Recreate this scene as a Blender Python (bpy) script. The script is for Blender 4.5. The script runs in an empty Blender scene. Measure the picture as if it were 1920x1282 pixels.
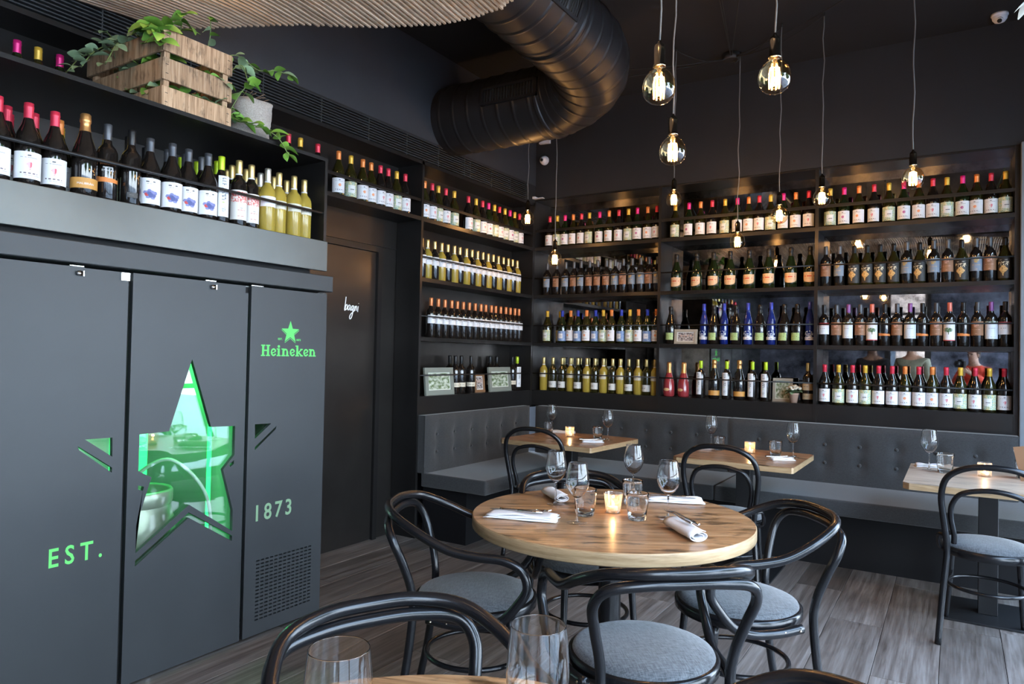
import bpy, bmesh, math, random
from math import sin, cos, pi, radians, sqrt, exp, atan2
from mathutils import Vector, Matrix, noise
random.seed(7)
S = bpy.context.scene
COL = S.collection

# ------------------------------------------------------------------ camera
YAW, PITCH, ROLL = 0.5616, 0.0181, 0.0205
CAM = Vector((3.3685, -5.7175, 1.3696))
fwd = Vector((-sin(YAW)*cos(PITCH), cos(YAW)*cos(PITCH), sin(PITCH)))
rt = Vector((cos(YAW), sin(YAW), 0)); upv = rt.cross(fwd)
r2 = rt*cos(ROLL) + upv*sin(ROLL); u2 = -rt*sin(ROLL) + upv*cos(ROLL)
cd = bpy.data.cameras.new('camera'); cam = bpy.data.objects.new('camera', cd); COL.objects.link(cam)
M = Matrix((r2, u2, -fwd)).transposed().to_4x4(); M.translation = CAM
cam.matrix_world = M
cd.sensor_width = 36; cd.lens = 1320.58/1920*36; cd.clip_start = 0.02; cd.clip_end = 200
S.camera = cam

# ------------------------------------------------------------------ view + world + daylight
S.view_settings.view_transform = 'Standard'; S.view_settings.look = 'None'
S.view_settings.gamma = 1; S.view_settings.use_curve_mapping = False
S.view_settings.exposure = 0.48
W = bpy.data.worlds.new('world'); S.world = W; W.use_nodes = True
wn = W.node_tree; wn.nodes.clear()
wo = wn.nodes.new('ShaderNodeOutputWorld'); bg = wn.nodes.new('ShaderNodeBackground')
tc = wn.nodes.new('ShaderNodeTexCoord'); sx = wn.nodes.new('ShaderNodeSeparateXYZ'); cr_ = wn.nodes.new('ShaderNodeValToRGB')
cr_.color_ramp.elements[0].position = 0.0; cr_.color_ramp.elements[0].color = (0.76, 0.87, 1.0, 1)
cr_.color_ramp.elements[1].position = 0.8; cr_.color_ramp.elements[1].color = (0.42, 0.64, 1.0, 1)
wn.links.new(tc.outputs['Generated'], sx.inputs[0]); wn.links.new(sx.outputs['Z'], cr_.inputs[0])
wn.links.new(cr_.outputs[0], bg.inputs[0]); bg.inputs[1].default_value = 15.0
wn.links.new(bg.outputs[0], wo.inputs[0])
S.cycles.max_bounces = 16; S.cycles.transparent_max_bounces = 24; S.cycles.transmission_bounces = 16
S.cycles.glossy_bounces = 5; S.cycles.diffuse_bounces = 4
S.cycles.caustics_reflective = False; S.cycles.caustics_refractive = False
S.cycles.sample_clamp_indirect = 4.0
S.cycles.use_denoising = True

def portal(name, loc, rot, sx_, sy_):
    l = bpy.data.lights.new(name, 'AREA'); l.shape = 'RECTANGLE'; l.size = sx_; l.size_y = sy_
    l.cycles.is_portal = True
    o = bpy.data.objects.new(name, l); o.location = loc; o.rotation_euler = rot; COL.objects.link(o)

ROOM_X1, ROOM_Y0, CEIL = 4.55, -8.6, 3.67
portal('window_portal_side', (ROOM_X1-0.02, -4.6, 1.45), (0, radians(90), 0), 2.9, 7.9)
portal('window_portal_front', (2.625, ROOM_Y0+0.02, 1.45), (radians(90), 0, 0), .65, 2.9)

# ------------------------------------------------------------------ materials
MATS = {}
def mat(name, col, rough=.5, metal=0., spec=.5, trans=0., ior=1.45, coat=0., emit=None, es=0., bump=None, var=None, obj_rand=0.):
    """principled material; var=(scale, strength, stretch) procedural colour variation; bump=(scale, strength)"""
    if name in MATS: return MATS[name]
    m = bpy.data.materials.new(name); m.use_nodes = True; n = m.node_tree; b = n.nodes['Principled BSDF']
    b.inputs['Base Color'].default_value = (*col, 1); b.inputs['Roughness'].default_value = rough
    b.inputs['Metallic'].default_value = metal; b.inputs['Specular IOR Level'].default_value = spec
    b.inputs['Transmission Weight'].default_value = trans; b.inputs['IOR'].default_value = ior
    b.inputs['Coat Weight'].default_value = coat; b.inputs['Coat Roughness'].default_value = .08
    if emit:
        b.inputs['Emission Color'].default_value = (*emit, 1); b.inputs['Emission Strength'].default_value = es
    tcn = n.nodes.new('ShaderNodeTexCoord')
    if var is None: var = (3.0, .12, (1, 1, 1))
    mp = n.nodes.new('ShaderNodeMapping'); mp.inputs['Scale'].default_value = var[2]
    n.links.new(tcn.outputs['Object'], mp.inputs[0])
    nz = n.nodes.new('ShaderNodeTexNoise'); nz.inputs['Scale'].default_value = var[0]; nz.inputs['Detail'].default_value = 6
    n.links.new(mp.outputs[0], nz.inputs[0])
    mr = n.nodes.new('ShaderNodeMapRange'); mr.inputs[1].default_value = .25; mr.inputs[2].default_value = .75
    mr.inputs[3].default_value = 1-var[1]; mr.inputs[4].default_value = 1+var[1]
    n.links.new(nz.outputs[0], mr.inputs[0])
    mx = n.nodes.new('ShaderNodeVectorMath'); mx.operation = 'SCALE'; mx.inputs[0].default_value = col
    n.links.new(mr.outputs[0], mx.inputs['Scale'])
    last = mx.outputs[0]
    if obj_rand:
        oi = n.nodes.new('ShaderNodeObjectInfo'); m2 = n.nodes.new('ShaderNodeMapRange')
        m2.inputs[3].default_value = 1-obj_rand; m2.inputs[4].default_value = 1+obj_rand
        n.links.new(oi.outputs['Random'], m2.inputs[0])
        v2 = n.nodes.new('ShaderNodeVectorMath'); v2.operation = 'SCALE'
        n.links.new(last, v2.inputs[0]); n.links.new(m2.outputs[0], v2.inputs['Scale']); last = v2.outputs[0]
    n.links.new(last, b.inputs['Base Color'])
    if bump:
        nb = n.nodes.new('ShaderNodeTexNoise'); nb.inputs['Scale'].default_value = bump[0]; nb.inputs['Detail'].default_value = 4
        mb = n.nodes.new('ShaderNodeMapping'); mb.inputs['Scale'].default_value = bump[2] if len(bump) > 2 else (1, 1, 1)
        n.links.new(tcn.outputs['Object'], mb.inputs[0]); n.links.new(mb.outputs[0], nb.inputs[0])
        bp = n.nodes.new('ShaderNodeBump'); bp.inputs['Strength'].default_value = bump[1]; bp.inputs['Distance'].default_value = .004
        n.links.new(nb.outputs[0], bp.inputs['Height']); n.links.new(bp.outputs[0], b.inputs['Normal'])
    MATS[name] = m
    return m

def wood_mat(name, c1, c2, c3, rough=.4, scale=1.0, axis=1, obj_rand=.18, coat=0., knots=.5):
    m = bpy.data.materials.new(name); m.use_nodes = True; n = m.node_tree; b = n.nodes['Principled BSDF']
    b.inputs['Roughness'].default_value = rough; b.inputs['Coat Weight'].default_value = coat; b.inputs['Coat Roughness'].default_value = .25
    tcn = n.nodes.new('ShaderNodeTexCoord'); oi = n.nodes.new('ShaderNodeObjectInfo')
    ml = n.nodes.new('ShaderNodeMath'); ml.operation = 'MULTIPLY'; ml.inputs[1].default_value = 37.0
    n.links.new(oi.outputs['Random'], ml.inputs[0])
    ad = n.nodes.new('ShaderNodeVectorMath'); ad.operation = 'ADD'
    n.links.new(tcn.outputs['Object'], ad.inputs[0]); n.links.new(ml.outputs[0], ad.inputs[1])
    mp = n.nodes.new('ShaderNodeMapping')
    sc = [11*scale, 11*scale, 11*scale]
    if axis == 3: sc = [.9*scale, .9*scale, 16*scale]
    else: sc[axis] = 0.45*scale
    mp.inputs['Scale'].default_value = sc
    n.links.new(ad.outputs[0], mp.inputs[0])
    nz = n.nodes.new('ShaderNodeTexNoise'); nz.inputs['Scale'].default_value = 1.6; nz.inputs['Detail'].default_value = 8
    nz.inputs['Distortion'].default_value = 1.2; n.links.new(mp.outputs[0], nz.inputs[0])
    n2 = n.nodes.new('ShaderNodeTexNoise'); n2.inputs['Scale'].default_value = 9; n2.inputs['Detail'].default_value = 5
    n.links.new(mp.outputs[0], n2.inputs[0])
    n3 = n.nodes.new('ShaderNodeTexNoise'); n3.inputs['Scale'].default_value = 5.0*scale; n3.inputs['Detail'].default_value = 9; n3.inputs['Roughness'].default_value = .62
    mp3 = n.nodes.new('ShaderNodeMapping'); s3 = [2, 2, 2]; s3[axis % 3] = .8; mp3.inputs['Scale'].default_value = s3
    n.links.new(ad.outputs[0], mp3.inputs[0]); n.links.new(mp3.outputs[0], n3.inputs[0])
    r = n.nodes.new('ShaderNodeValToRGB'); r.color_ramp.elements[0].position = .32; r.color_ramp.elements[0].color = (*c1, 1)
    r.color_ramp.elements[1].position = .7; r.color_ramp.elements[1].color = (*c3, 1)
    e = r.color_ramp.elements.new(.5); e.color = (*c2, 1)
    mxn = n.nodes.new('ShaderNodeMix'); mxn.data_type = 'FLOAT'; mxn.inputs[0].default_value = .38
    n.links.new(nz.outputs[0], mxn.inputs[2]); n.links.new(n2.outputs[0], mxn.inputs[3])
    n.links.new(mxn.outputs[0], r.inputs[0])
    kr = n.nodes.new('ShaderNodeMapRange'); kr.inputs[1].default_value = .36; kr.inputs[2].default_value = .47
    kr.inputs[3].default_value = 1-knots; kr.inputs[4].default_value = 1; n.links.new(n3.outputs[0], kr.inputs[0])
    orr = n.nodes.new('ShaderNodeMapRange'); orr.inputs[3].default_value = 1-obj_rand; orr.inputs[4].default_value = 1+obj_rand
    n.links.new(oi.outputs['Random'], orr.inputs[0])
    mm = n.nodes.new('ShaderNodeMath'); mm.operation = 'MULTIPLY'; n.links.new(kr.outputs[0], mm.inputs[0]); n.links.new(orr.outputs[0], mm.inputs[1])
    vs = n.nodes.new('ShaderNodeVectorMath'); vs.operation = 'SCALE'; n.links.new(r.outputs[0], vs.inputs[0]); n.links.new(mm.outputs[0], vs.inputs['Scale'])
    n.links.new(vs.outputs[0], b.inputs['Base Color'])
    bp = n.nodes.new('ShaderNodeBump'); bp.inputs['Strength'].default_value = .25; bp.inputs['Distance'].default_value = .002
    n.links.new(n2.outputs[0], bp.inputs['Height']); n.links.new(bp.outputs[0], b.inputs['Normal'])
    MATS[name] = m; return m

def thin_glass(name, tint=(1, 1, 1), base=.04, edge=.65):
    m = bpy.data.materials.new(name); m.use_nodes = True; n = m.node_tree; n.nodes.clear()
    o = n.nodes.new('ShaderNodeOutputMaterial'); mix = n.nodes.new('ShaderNodeMixShader')
    t = n.nodes.new('ShaderNodeBsdfTransparent'); t.inputs[0].default_value = (*tint, 1)
    g = n.nodes.new('ShaderNodeBsdfGlossy'); g.inputs['Roughness'].default_value = .015; g.inputs[0].default_value = (1, 1, 1, 1)
    lw = n.nodes.new('ShaderNodeLayerWeight'); lw.inputs[0].default_value = .5
    pw = n.nodes.new('ShaderNodeMath'); pw.operation = 'POWER'; pw.inputs[1].default_value = 4.5
    n.links.new(lw.outputs['Facing'], pw.inputs[0])
    mr = n.nodes.new('ShaderNodeMapRange'); mr.inputs[3].default_value = base; mr.inputs[4].default_value = edge
    n.links.new(pw.outputs[0], mr.inputs[0]); n.links.new(mr.outputs[0], mix.inputs[0])
    n.links.new(t.outputs[0], mix.inputs[1]); n.links.new(g.outputs[0], mix.inputs[2]); n.links.new(mix.outputs[0], o.inputs[0])
    MATS[name] = m; return m

def frosted(name):
    m = thin_glass(name, (.97, .95, .92), .16, .85); n = m.node_tree
    o = [q for q in n.nodes if q.type == 'OUTPUT_MATERIAL'][0]; src = o.inputs[0].links[0].from_socket
    tr = n.nodes.new('ShaderNodeBsdfTranslucent'); tr.inputs[0].default_value = (.9, .84, .76, 1)
    mx = n.nodes.new('ShaderNodeMixShader'); tcn = n.nodes.new('ShaderNodeTexCoord'); vz = n.nodes.new('ShaderNodeTexVoronoi'); vz.inputs['Scale'].default_value = 130
    mr = n.nodes.new('ShaderNodeMapRange'); mr.inputs[1].default_value = 0; mr.inputs[2].default_value = .7; mr.inputs[3].default_value = .04; mr.inputs[4].default_value = .26
    n.links.new(tcn.outputs['Object'], vz.inputs[0]); n.links.new(vz.outputs['Distance'], mr.inputs[0]); n.links.new(mr.outputs[0], mx.inputs[0])
    n.links.new(src, mx.inputs[1]); n.links.new(tr.outputs[0], mx.inputs[2]); n.links.new(mx.outputs[0], o.inputs[0]); return m
def attr_mat(name, rough=.55):
    m = bpy.data.materials.new(name); m.use_nodes = True; n = m.node_tree; b = n.nodes['Principled BSDF']
    a = n.nodes.new('ShaderNodeAttribute'); a.attribute_name = 'print'
    n.links.new(a.outputs['Color'], b.inputs['Base Color']); b.inputs['Roughness'].default_value = rough
    MATS[name] = m; return m

def emis(name, col, st):
    m = bpy.data.materials.new(name); m.use_nodes = True; n = m.node_tree; n.nodes.clear()
    o = n.nodes.new('ShaderNodeOutputMaterial'); e = n.nodes.new('ShaderNodeEmission')
    e.inputs[0].default_value = (*col, 1); e.inputs[1].default_value = st; n.links.new(e.outputs[0], o.inputs[0])
    MATS[name] = m; return m

def mirror_mat():
    m = bpy.data.materials.new('aged_mirror'); m.use_nodes = True; n = m.node_tree; b = n.nodes['Principled BSDF']
    tcn = n.nodes.new('ShaderNodeTexCoord')
    a = n.nodes.new('ShaderNodeTexNoise'); a.inputs['Scale'].default_value = 5; a.inputs['Detail'].default_value = 9; a.inputs['Roughness'].default_value = .68
    n.links.new(tcn.outputs['Object'], a.inputs[0])
    r = n.nodes.new('ShaderNodeValToRGB'); r.color_ramp.elements[0].position = .36; r.color_ramp.elements[0].color = (.10, .095, .095, 1)
    r.color_ramp.elements[1].position = .66; r.color_ramp.elements[1].color = (.60, .58, .56, 1)
    n.links.new(a.outputs[0], r.inputs[0]); n.links.new(r.outputs[0], b.inputs['Base Color'])
    mr = n.nodes.new('ShaderNodeMapRange'); mr.inputs[1].default_value = .42; mr.inputs[2].default_value = .6; mr.inputs[3].default_value = .03; mr.inputs[4].default_value = .004
    n.links.new(a.outputs[0], mr.inputs[0]); n.links.new(mr.outputs[0], b.inputs['Roughness'])
    b.inputs['Metallic'].default_value = 1
    MATS['aged_mirror'] = m; return m

def weave_mat(name, col, col2, scale=420):
    m = bpy.data.materials.new(name); m.use_nodes = True; n = m.node_tree; b = n.nodes['Principled BSDF']
    tcn = n.nodes.new('ShaderNodeTexCoord')
    mp = n.nodes.new('ShaderNodeMapping'); mp.inputs['Scale'].default_value = (1, .12, .3); n.links.new(tcn.outputs['Object'], mp.inputs[0])
    a = n.nodes.new('ShaderNodeTexNoise'); a.inputs['Scale'].default_value = scale; a.inputs['Detail'].default_value = 3; n.links.new(mp.outputs[0], a.inputs[0])
    mp2 = n.nodes.new('ShaderNodeMapping'); mp2.inputs['Scale'].default_value = (.12, 1, 1); n.links.new(tcn.outputs['Object'], mp2.inputs[0])
    a2 = n.nodes.new('ShaderNodeTexNoise'); a2.inputs['Scale'].default_value = scale; a2.inputs['Detail'].default_value = 3; n.links.new(mp2.outputs[0], a2.inputs[0])
    av = n.nodes.new('ShaderNodeMath'); av.operation = 'ADD'; n.links.new(a.outputs[0], av.inputs[0]); n.links.new(a2.outputs[0], av.inputs[1])
    r = n.nodes.new('ShaderNodeValToRGB'); r.color_ramp.elements[0].position = .35; r.color_ramp.elements[0].color = (*col, 1)
    r.color_ramp.elements[1].position = .65; r.color_ramp.elements[1].color = (*col2, 1)
    hf = n.nodes.new('ShaderNodeMath'); hf.operation = 'MULTIPLY'; hf.inputs[1].default_value = .5; n.links.new(av.outputs[0], hf.inputs[0])
    n.links.new(hf.outputs[0], r.inputs[0]); n.links.new(r.outputs[0], b.inputs['Base Color'])
    b.inputs['Roughness'].default_value = .9; b.inputs['Sheen Weight'].default_value = .25
    bp = n.nodes.new('ShaderNodeBump'); bp.inputs['Strength'].default_value = .3; bp.inputs['Distance'].default_value = .001
    n.links.new(hf.outputs[0], bp.inputs['Height']); n.links.new(bp.outputs[0], b.inputs['Normal'])
    MATS[name] = m; return m

wall_m = mat('wall_charcoal_paint', (.014, .0142, .016), .75, bump=(60, .15))
wall_l = mat('wall_blue_grey_paint', (.024, .026, .031), .7, bump=(60, .15))
ceil_m = mat('ceiling_black_paint', (.006, .006, .007), .85)
base_m = mat('banquette_base_black', (.006, .006, .007), .55, spec=.3)
steel_m = mat('black_steel_sheet', (.021, .020, .020), .32, metal=.45, var=(2.5, .25, (1, 1, 1)))
steel_w = mat('satin_steel_panel', (.050, .045, .042), .30, metal=.75, var=(2.5, .2, (1, 1, 1)))
steel_d = mat('black_steel_dark', (.018, .018, .019), .42, metal=.3)
panel_m = mat('fridge_panel_charcoal', (.035, .039, .042), .48, metal=.25, var=(4, .06, (1, 1, 1)))
fascia_m = mat('raw_steel_fascia', (.10, .108, .106), .42, metal=.75, var=(2, .22, (1, 1, 1)))
inner_m = mat('fridge_inner_metal', (.42, .45, .44), .5, metal=.2)
mirror_m = mirror_mat()
grey_m = mat('pier_grey_paint', (.17, .19, .21), .7)
pave_m = mat('pavement_stone', (.35, .34, .33), .9)
floor_m = wood_mat('floor_wood', (.070, .054, .045), (.165, .138, .122), (.285, .255, .235), rough=.28, scale=1.3, axis=1, obj_rand=.22, knots=.15)
table_m = wood_mat('table_oak', (.11, .050, .020), (.38, .205, .095), (.56, .36, .20), rough=.30, scale=1.6, axis=0, obj_rand=.06, coat=.3, knots=.85)
edge_m = wood_mat('table_edge_oak', (.26, .16, .075), (.42, .28, .15), (.52, .38, .22), rough=.45, scale=2.0, axis=3, obj_rand=.05, knots=.15)
crate_m = wood_mat('crate_pine', (.17, .095, .05), (.42, .27, .155), (.64, .46, .30), rough=.75, scale=3.0, axis=2, obj_rand=.15, knots=.5)
slat_m = wood_mat('ceiling_slat_wood', (.33, .24, .16), (.52, .40, .28), (.66, .53, .39), rough=.6, scale=2, axis=1, obj_rand=.2, knots=.2)
fabric_m = weave_mat('seat_fabric', (.024, .028, .033), (.125, .136, .147), 300)
banq_m = weave_mat('banquette_fabric', (.016, .0165, .017), (.038, .039, .041))
bent_m = mat('black_bentwood', (.007, .007, .008), .25, spec=.42, coat=.12, var=(3, 0., (1, 1, 1)))
brass_m = mat('antique_nickel', (.34, .29, .22), .18, metal=1)
chrome_m = mat('chrome', (.75, .74, .72), .12, metal=1)
cutl_m = mat('cutlery_steel', (.62, .60, .58), .1, metal=1)
cord_m = mat('grey_cord', (.16, .15, .14), .7)
blackc_m = mat('black_cable', (.008, .008, .008), .7)
duct_m = mat('black_duct_metal', (.020, .019, .020), .40, metal=.25, var=(1.5, .15, (1, 1, 1)))
black_m = mat('matte_black', (.006, .006, .006), .8)
white_p = mat('white_plastic', (.62, .62, .66), .4)
linen_m = mat('white_linen', (.78, .79, .82), .95, bump=(300, .2))
leafA = mat('leaf_green_bright', (.16, .34, .05), .45, obj_rand=.3, var=(30, .2, (1, 1, 1)))
leafB = mat('leaf_green_grey', (.20, .30, .17), .55, obj_rand=.3, var=(30, .2, (1, 1, 1)))
stem_m = mat('plant_stem', (.16, .22, .07), .6)
burlap_m = weave_mat('burlap', (.26, .23, .20), (.50, .46, .41), 500)
terra_m = mat('terracotta_pale', (.42, .27, .20), .8)
petal_m = mat('flower_petal', (.58, .53, .43), .7)
glassT = thin_glass('thin_glass', (.985, .99, .99), .035, .55)
bulbG = thin_glass('bulb_glass', (1.0, .84, .60), .08, 1.0)
winG = thin_glass('window_glass', (.97, .98, .98), .03, .6)
solidG = mat('solid_glass', (1, 1, 1), .02, trans=1, ior=1.48, var=(3, .0, (1, 1, 1)))
filM = emis('filament_glow', (1.0, .56, .20), 32); filM.cycles.emission_sampling = 'NONE'
flameM = emis('candle_flame', (1.0, .55, .2), 14)
wax_m = mat('candle_wax', (.85, .78, .66), .6, emit=(1, .55, .25), es=.25)
greenE = emis('green_lit_sign', (.20, .95, .30), .75)
greenE2 = emis('green_led_tube', (.03, 1.0, .18), 2.6)
mintE = emis('pale_sign_reflection', (.45, .85, .62), .42)  # pale glow stands in for the whitish reflection in the numerals
whiteT = mat('white_lettering', (.85, .85, .84), .6, emit=(1, 1, 1), es=.0)
print_m = attr_mat('printed_paper')
photo_m = attr_mat('printed_photo', .15)

# ------------------------------------------------------------------ mesh helpers
class MB:
    def __init__(s): s.v = []; s.f = []; s.mi = []; s.sm = []
    def add(s, vs, fs, mi=0, smooth=False):
        o = len(s.v); s.v += [tuple(v) for v in vs]; s.f += [tuple(i+o for i in f) for f in fs]
        s.mi += [mi]*len(fs); s.sm += [smooth]*len(fs); return s
    def box(s, a, b, mi=0, M_=None, bev=0.):
        x0, y0, z0 = [min(p, q) for p, q in zip(a, b)]; x1, y1, z1 = [max(p, q) for p, q in zip(a, b)]
        if bev:
            e = bev; vs = []; fs = []
            # chamfered box: 24 verts
            xs = (x0, x1); ys = (y0, y1); zs = (z0, z1); idx = {}
            for i in (0, 1):
                for j in (0, 1):
                    for k in (0, 1):
                        sx_, sy_, sz_ = (1, -1)[i], (1, -1)[j], (1, -1)[k]
                        idx[i, j, k, 'x'] = len(vs); vs.append((xs[i], ys[j]+sy_*e, zs[k]+sz_*e))
                        idx[i, j, k, 'y'] = len(vs); vs.append((xs[i]+sx_*e, ys[j], zs[k]+sz_*e))
                        idx[i, j, k, 'z'] = len(vs); vs.append((xs[i]+sx_*e, ys[j]+sy_*e, zs[k]))
            def q(*ks): fs.append(tuple(idx[k] for k in ks))
            for i in (0, 1): q((i, 0, 0, 'x'), (i, 1, 0, 'x'), (i, 1, 1, 'x'), (i, 0, 1, 'x')) if i else q((i, 0, 0, 'x'), (i, 0, 1, 'x'), (i, 1, 1, 'x'), (i, 1, 0, 'x'))
            for j in (0, 1): q((0, j, 0, 'y'), (0, j, 1, 'y'), (1, j, 1, 'y'), (1, j, 0, 'y')) if j else q((0, j, 0, 'y'), (1, j, 0, 'y'), (1, j, 1, 'y'), (0, j, 1, 'y'))
            for k in (0, 1): q((0, 0, k, 'z'), (1, 0, k, 'z'), (1, 1, k, 'z'), (0, 1, k, 'z')) if k else q((0, 0, k, 'z'), (0, 1, k, 'z'), (1, 1, k, 'z'), (1, 0, k, 'z'))
            for j in (0, 1):
                for k in (0, 1): q((0, j, k, 'y'), (1, j, k, 'y'), (1, j, k, 'z'), (0, j, k, 'z'))
            for i in (0, 1):
                for k in (0, 1): q((i, 0, k, 'x'), (i, 1, k, 'x'), (i, 1, k, 'z'), (i, 0, k, 'z'))
            for i in (0, 1):
                for j in (0, 1): q((i, j, 0, 'x'), (i, j, 1, 'x'), (i, j, 1, 'y'), (i, j, 0, 'y'))
            for i in (0, 1):
                for j in (0, 1):
                    for k in (0, 1): q((i, j, k, 'x'), (i, j, k, 'y'), (i, j, k, 'z'))
        else:
            vs = [(x0, y0, z0), (x1, y0, z0), (x1, y1, z0), (x0, y1, z0), (x0, y0, z1), (x1, y0, z1), (x1, y1, z1), (x0, y1, z1)]
            fs = [(0, 3, 2, 1), (4, 5, 6, 7), (0, 1, 5, 4), (1, 2, 6, 5), (2, 3, 7, 6), (3, 0, 4, 7)]
        if M_ is not None: vs = [tuple(M_ @ Vector(v)) for v in vs]
        return s.add(vs, fs, mi)
    def lathe(s, prof, seg=24, mi=0, center=(0, 0, 0), smooth=True, wob=None, close=False):
        vs = []; fs = []; n = len(prof)
        for i, (r_, z) in enumerate(prof):
            for k in range(seg):
                a = 2*pi*k/seg; rr = r_*(1+(wob(a, z) if wob else 0))
                vs.append((center[0]+rr*cos(a), center[1]+rr*sin(a), center[2]+z))
        for i in range(n-1):
            for k in range(seg):
                k2 = (k+1) % seg; fs.append((i*seg+k, i*seg+k2, (i+1)*seg+k2, (i+1)*seg+k))
        if close:
            if prof[0][0] > 1e-5: fs.append(tuple(reversed(range(seg))))
            if prof[-1][0] > 1e-5: fs.append(tuple((n-1)*seg+k for k in range(seg)))
        return s.add(vs, fs, mi, smooth)
    def tube(s, pts, rad, seg=10, mi=0, closed=False, caps=True, squash=None):
        pts = [Vector(p) for p in pts]; n = len(pts)
        rads = rad if isinstance(rad, (list, tuple)) else [rad]*n
        vs = []; fs = []
        T = []
        for i in range(n):
            if closed: d = pts[(i+1) % n]-pts[i-1]
            else: d = pts[min(i+1, n-1)]-pts[max(i-1, 0)]
            T.append(d.normalized() if d.length > 1e-9 else Vector((0, 0, 1)))
        ref = Vector((0, 0, 1)) if abs(T[0].z) < .9 else Vector((1, 0, 0))
        N = (ref-T[0]*ref.dot(T[0])).normalized(); frames = []
        for i in range(n):
            if i: N = (N-T[i]*N.dot(T[i])); N = N.normalized() if N.length > 1e-6 else frames[-1][0]
            frames.append((N.copy(), T[i].cross(N)))
        if closed:  # remove twist
            Nn = (frames[-1][0]-T[0]*frames[-1][0].dot(T[0])).normalized(); ang = atan2(Nn.dot(frames[0][1]), Nn.dot(frames[0][0]))
            for i in range(n):
                a = -ang*i/n; A, B = frames[i]; frames[i] = (A*cos(a)+B*sin(a), B*cos(a)-A*sin(a))
        for i in range(n):
            A, B = frames[i]
            for k in range(seg):
                a = 2*pi*k/seg; vs.append(pts[i]+(A*cos(a)+B*sin(a))*rads[i])
        for i in range(n if closed else n-1):
            j = (i+1) % n
            for k in range(seg):
                k2 = (k+1) % seg; fs.append((i*seg+k, i*seg+k2, j*seg+k2, j*seg+k))
        if caps and not closed:
            fs.append(tuple(reversed(range(seg)))); fs.append(tuple((n-1)*seg+k for k in range(seg)))
        return s.add(vs, fs, mi, True)
    def mesh(s, name, mats):
        me = bpy.data.meshes.new(name); me.from_pydata(s.v, [], s.f)
        for m in (mats if isinstance(mats, (list, tuple)) else [mats]): me.materials.append(m)
        me.polygons.foreach_set('material_index', s.mi); me.polygons.foreach_set('use_smooth', s.sm)
        me.update(); return me
    def build(s, name, mats, parent=None, loc=None, rot=None):
        return ob(name, s.mesh(name, mats), parent, loc, rot)

def ob(name, me, parent=None, loc=None, rot=None):
    o = bpy.data.objects.new(name, me); COL.objects.link(o)
    if parent is not None: o.parent = parent
    if loc is not None: o.location = loc
    if rot is not None: o.rotation_euler = rot
    return o
def tag(o, label, cat, group=None, kind=None):
    o['label'] = label; o['category'] = cat
    if group: o['group'] = group
    if kind: o['kind'] = kind
    return o
def thing(name, label, cat, loc=(0, 0, 0), rz=0., group=None):
    o = bpy.data.objects.new(name, None); COL.objects.link(o); o.location = loc; o.rotation_euler = (0, 0, rz)
    o.empty_display_size = .1
    return tag(o, label, cat, group)
def struct(o):
    o['kind'] = 'structure'; return o
def crv(pts, n=8, closed=False):
    P = [Vector(p) for p in pts]; out = []
    m = len(P)
    def g(i):
        if closed: return P[i % m]
        if i < 0: return P[0]*2-P[1]
        if i >= m: return P[-1]*2-P[-2]
        return P[i]
    for i in range(m if closed else m-1):
        a, b, c, d = g(i-1), g(i), g(i+1), g(i+2)
        for k in range(n):
            t = k/n; out.append(.5*((2*b)+(c-a)*t+(2*a-5*b+4*c-d)*t*t+(3*b-a-3*c+d)*t**3))
    if not closed: out.append(P[-1])
    return out
def mir(pts):  # mirror half path ending on x=0
    return list(pts)+[(-p[0], p[1], p[2]) for p in list(pts)[:-1][::-1]]
def paint(me, fn):
    """per face colour from fn(u,v); faces carry (u,v) centre in list"""
    pass
def grid_print(nu, nv, pos, color, cols=None):
    """mesh of nu x nv quads; pos(u,v)->xyz; color(u,v)->rgb  stored as face-corner attribute 'print'"""
    vs = [pos(i/nu, j/nv) for j in range(nv+1) for i in range(nu+1)]
    fs = []; cl = []
    for j in range(nv):
        for i in range(nu):
            a = j*(nu+1)+i; fs.append((a, a+1, a+nu+2, a+nu+1)); cl.append(color((i+.5)/nu, (j+.5)/nv))
    me = bpy.data.meshes.new('print'); me.from_pydata(vs, [], fs)
    ca = me.color_attributes.new('print', 'FLOAT_COLOR', 'CORNER')
    buf = []
    for c in cl: buf += [c[0], c[1], c[2], 1.0]*4
    ca.data.foreach_set('color', buf)
    me.polygons.foreach_set('use_smooth', [True]*len(fs))
    me.update(); return me
_font_cache = {}
def text_mesh(txt, size, extrude=.0005, offset=0., shear=0., width=None, spacing=1.0, height=None):
    cu = bpy.data.curves.new('txt', 'FONT'); cu.body = txt; cu.size = size; cu.extrude = extrude; cu.offset = offset
    cu.shear = shear; cu.space_character = spacing; cu.resolution_u = 3
    o = bpy.data.objects.new('txt', cu); COL.objects.link(o)
    dg = bpy.context.evaluated_depsgraph_get(); dg.update()
    me = bpy.data.meshes.new_from_object(o.evaluated_get(dg)); bpy.data.objects.remove(o); bpy.data.curves.remove(cu)
    xs = [v.co.x for v in me.vertices]; ys = [v.co.y for v in me.vertices]
    x0, x1, y0, y1 = min(xs), max(xs), min(ys), max(ys)
    sx_ = width/(x1-x0) if width else 1; sy_ = height/(y1-y0) if height else (sx_ if width and not height else 1)
    for v in me.vertices:
        v.co.x = (v.co.x-(x0+x1)/2)*sx_; v.co.y = (v.co.y-y0)*sy_
    me.update(); return me
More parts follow.
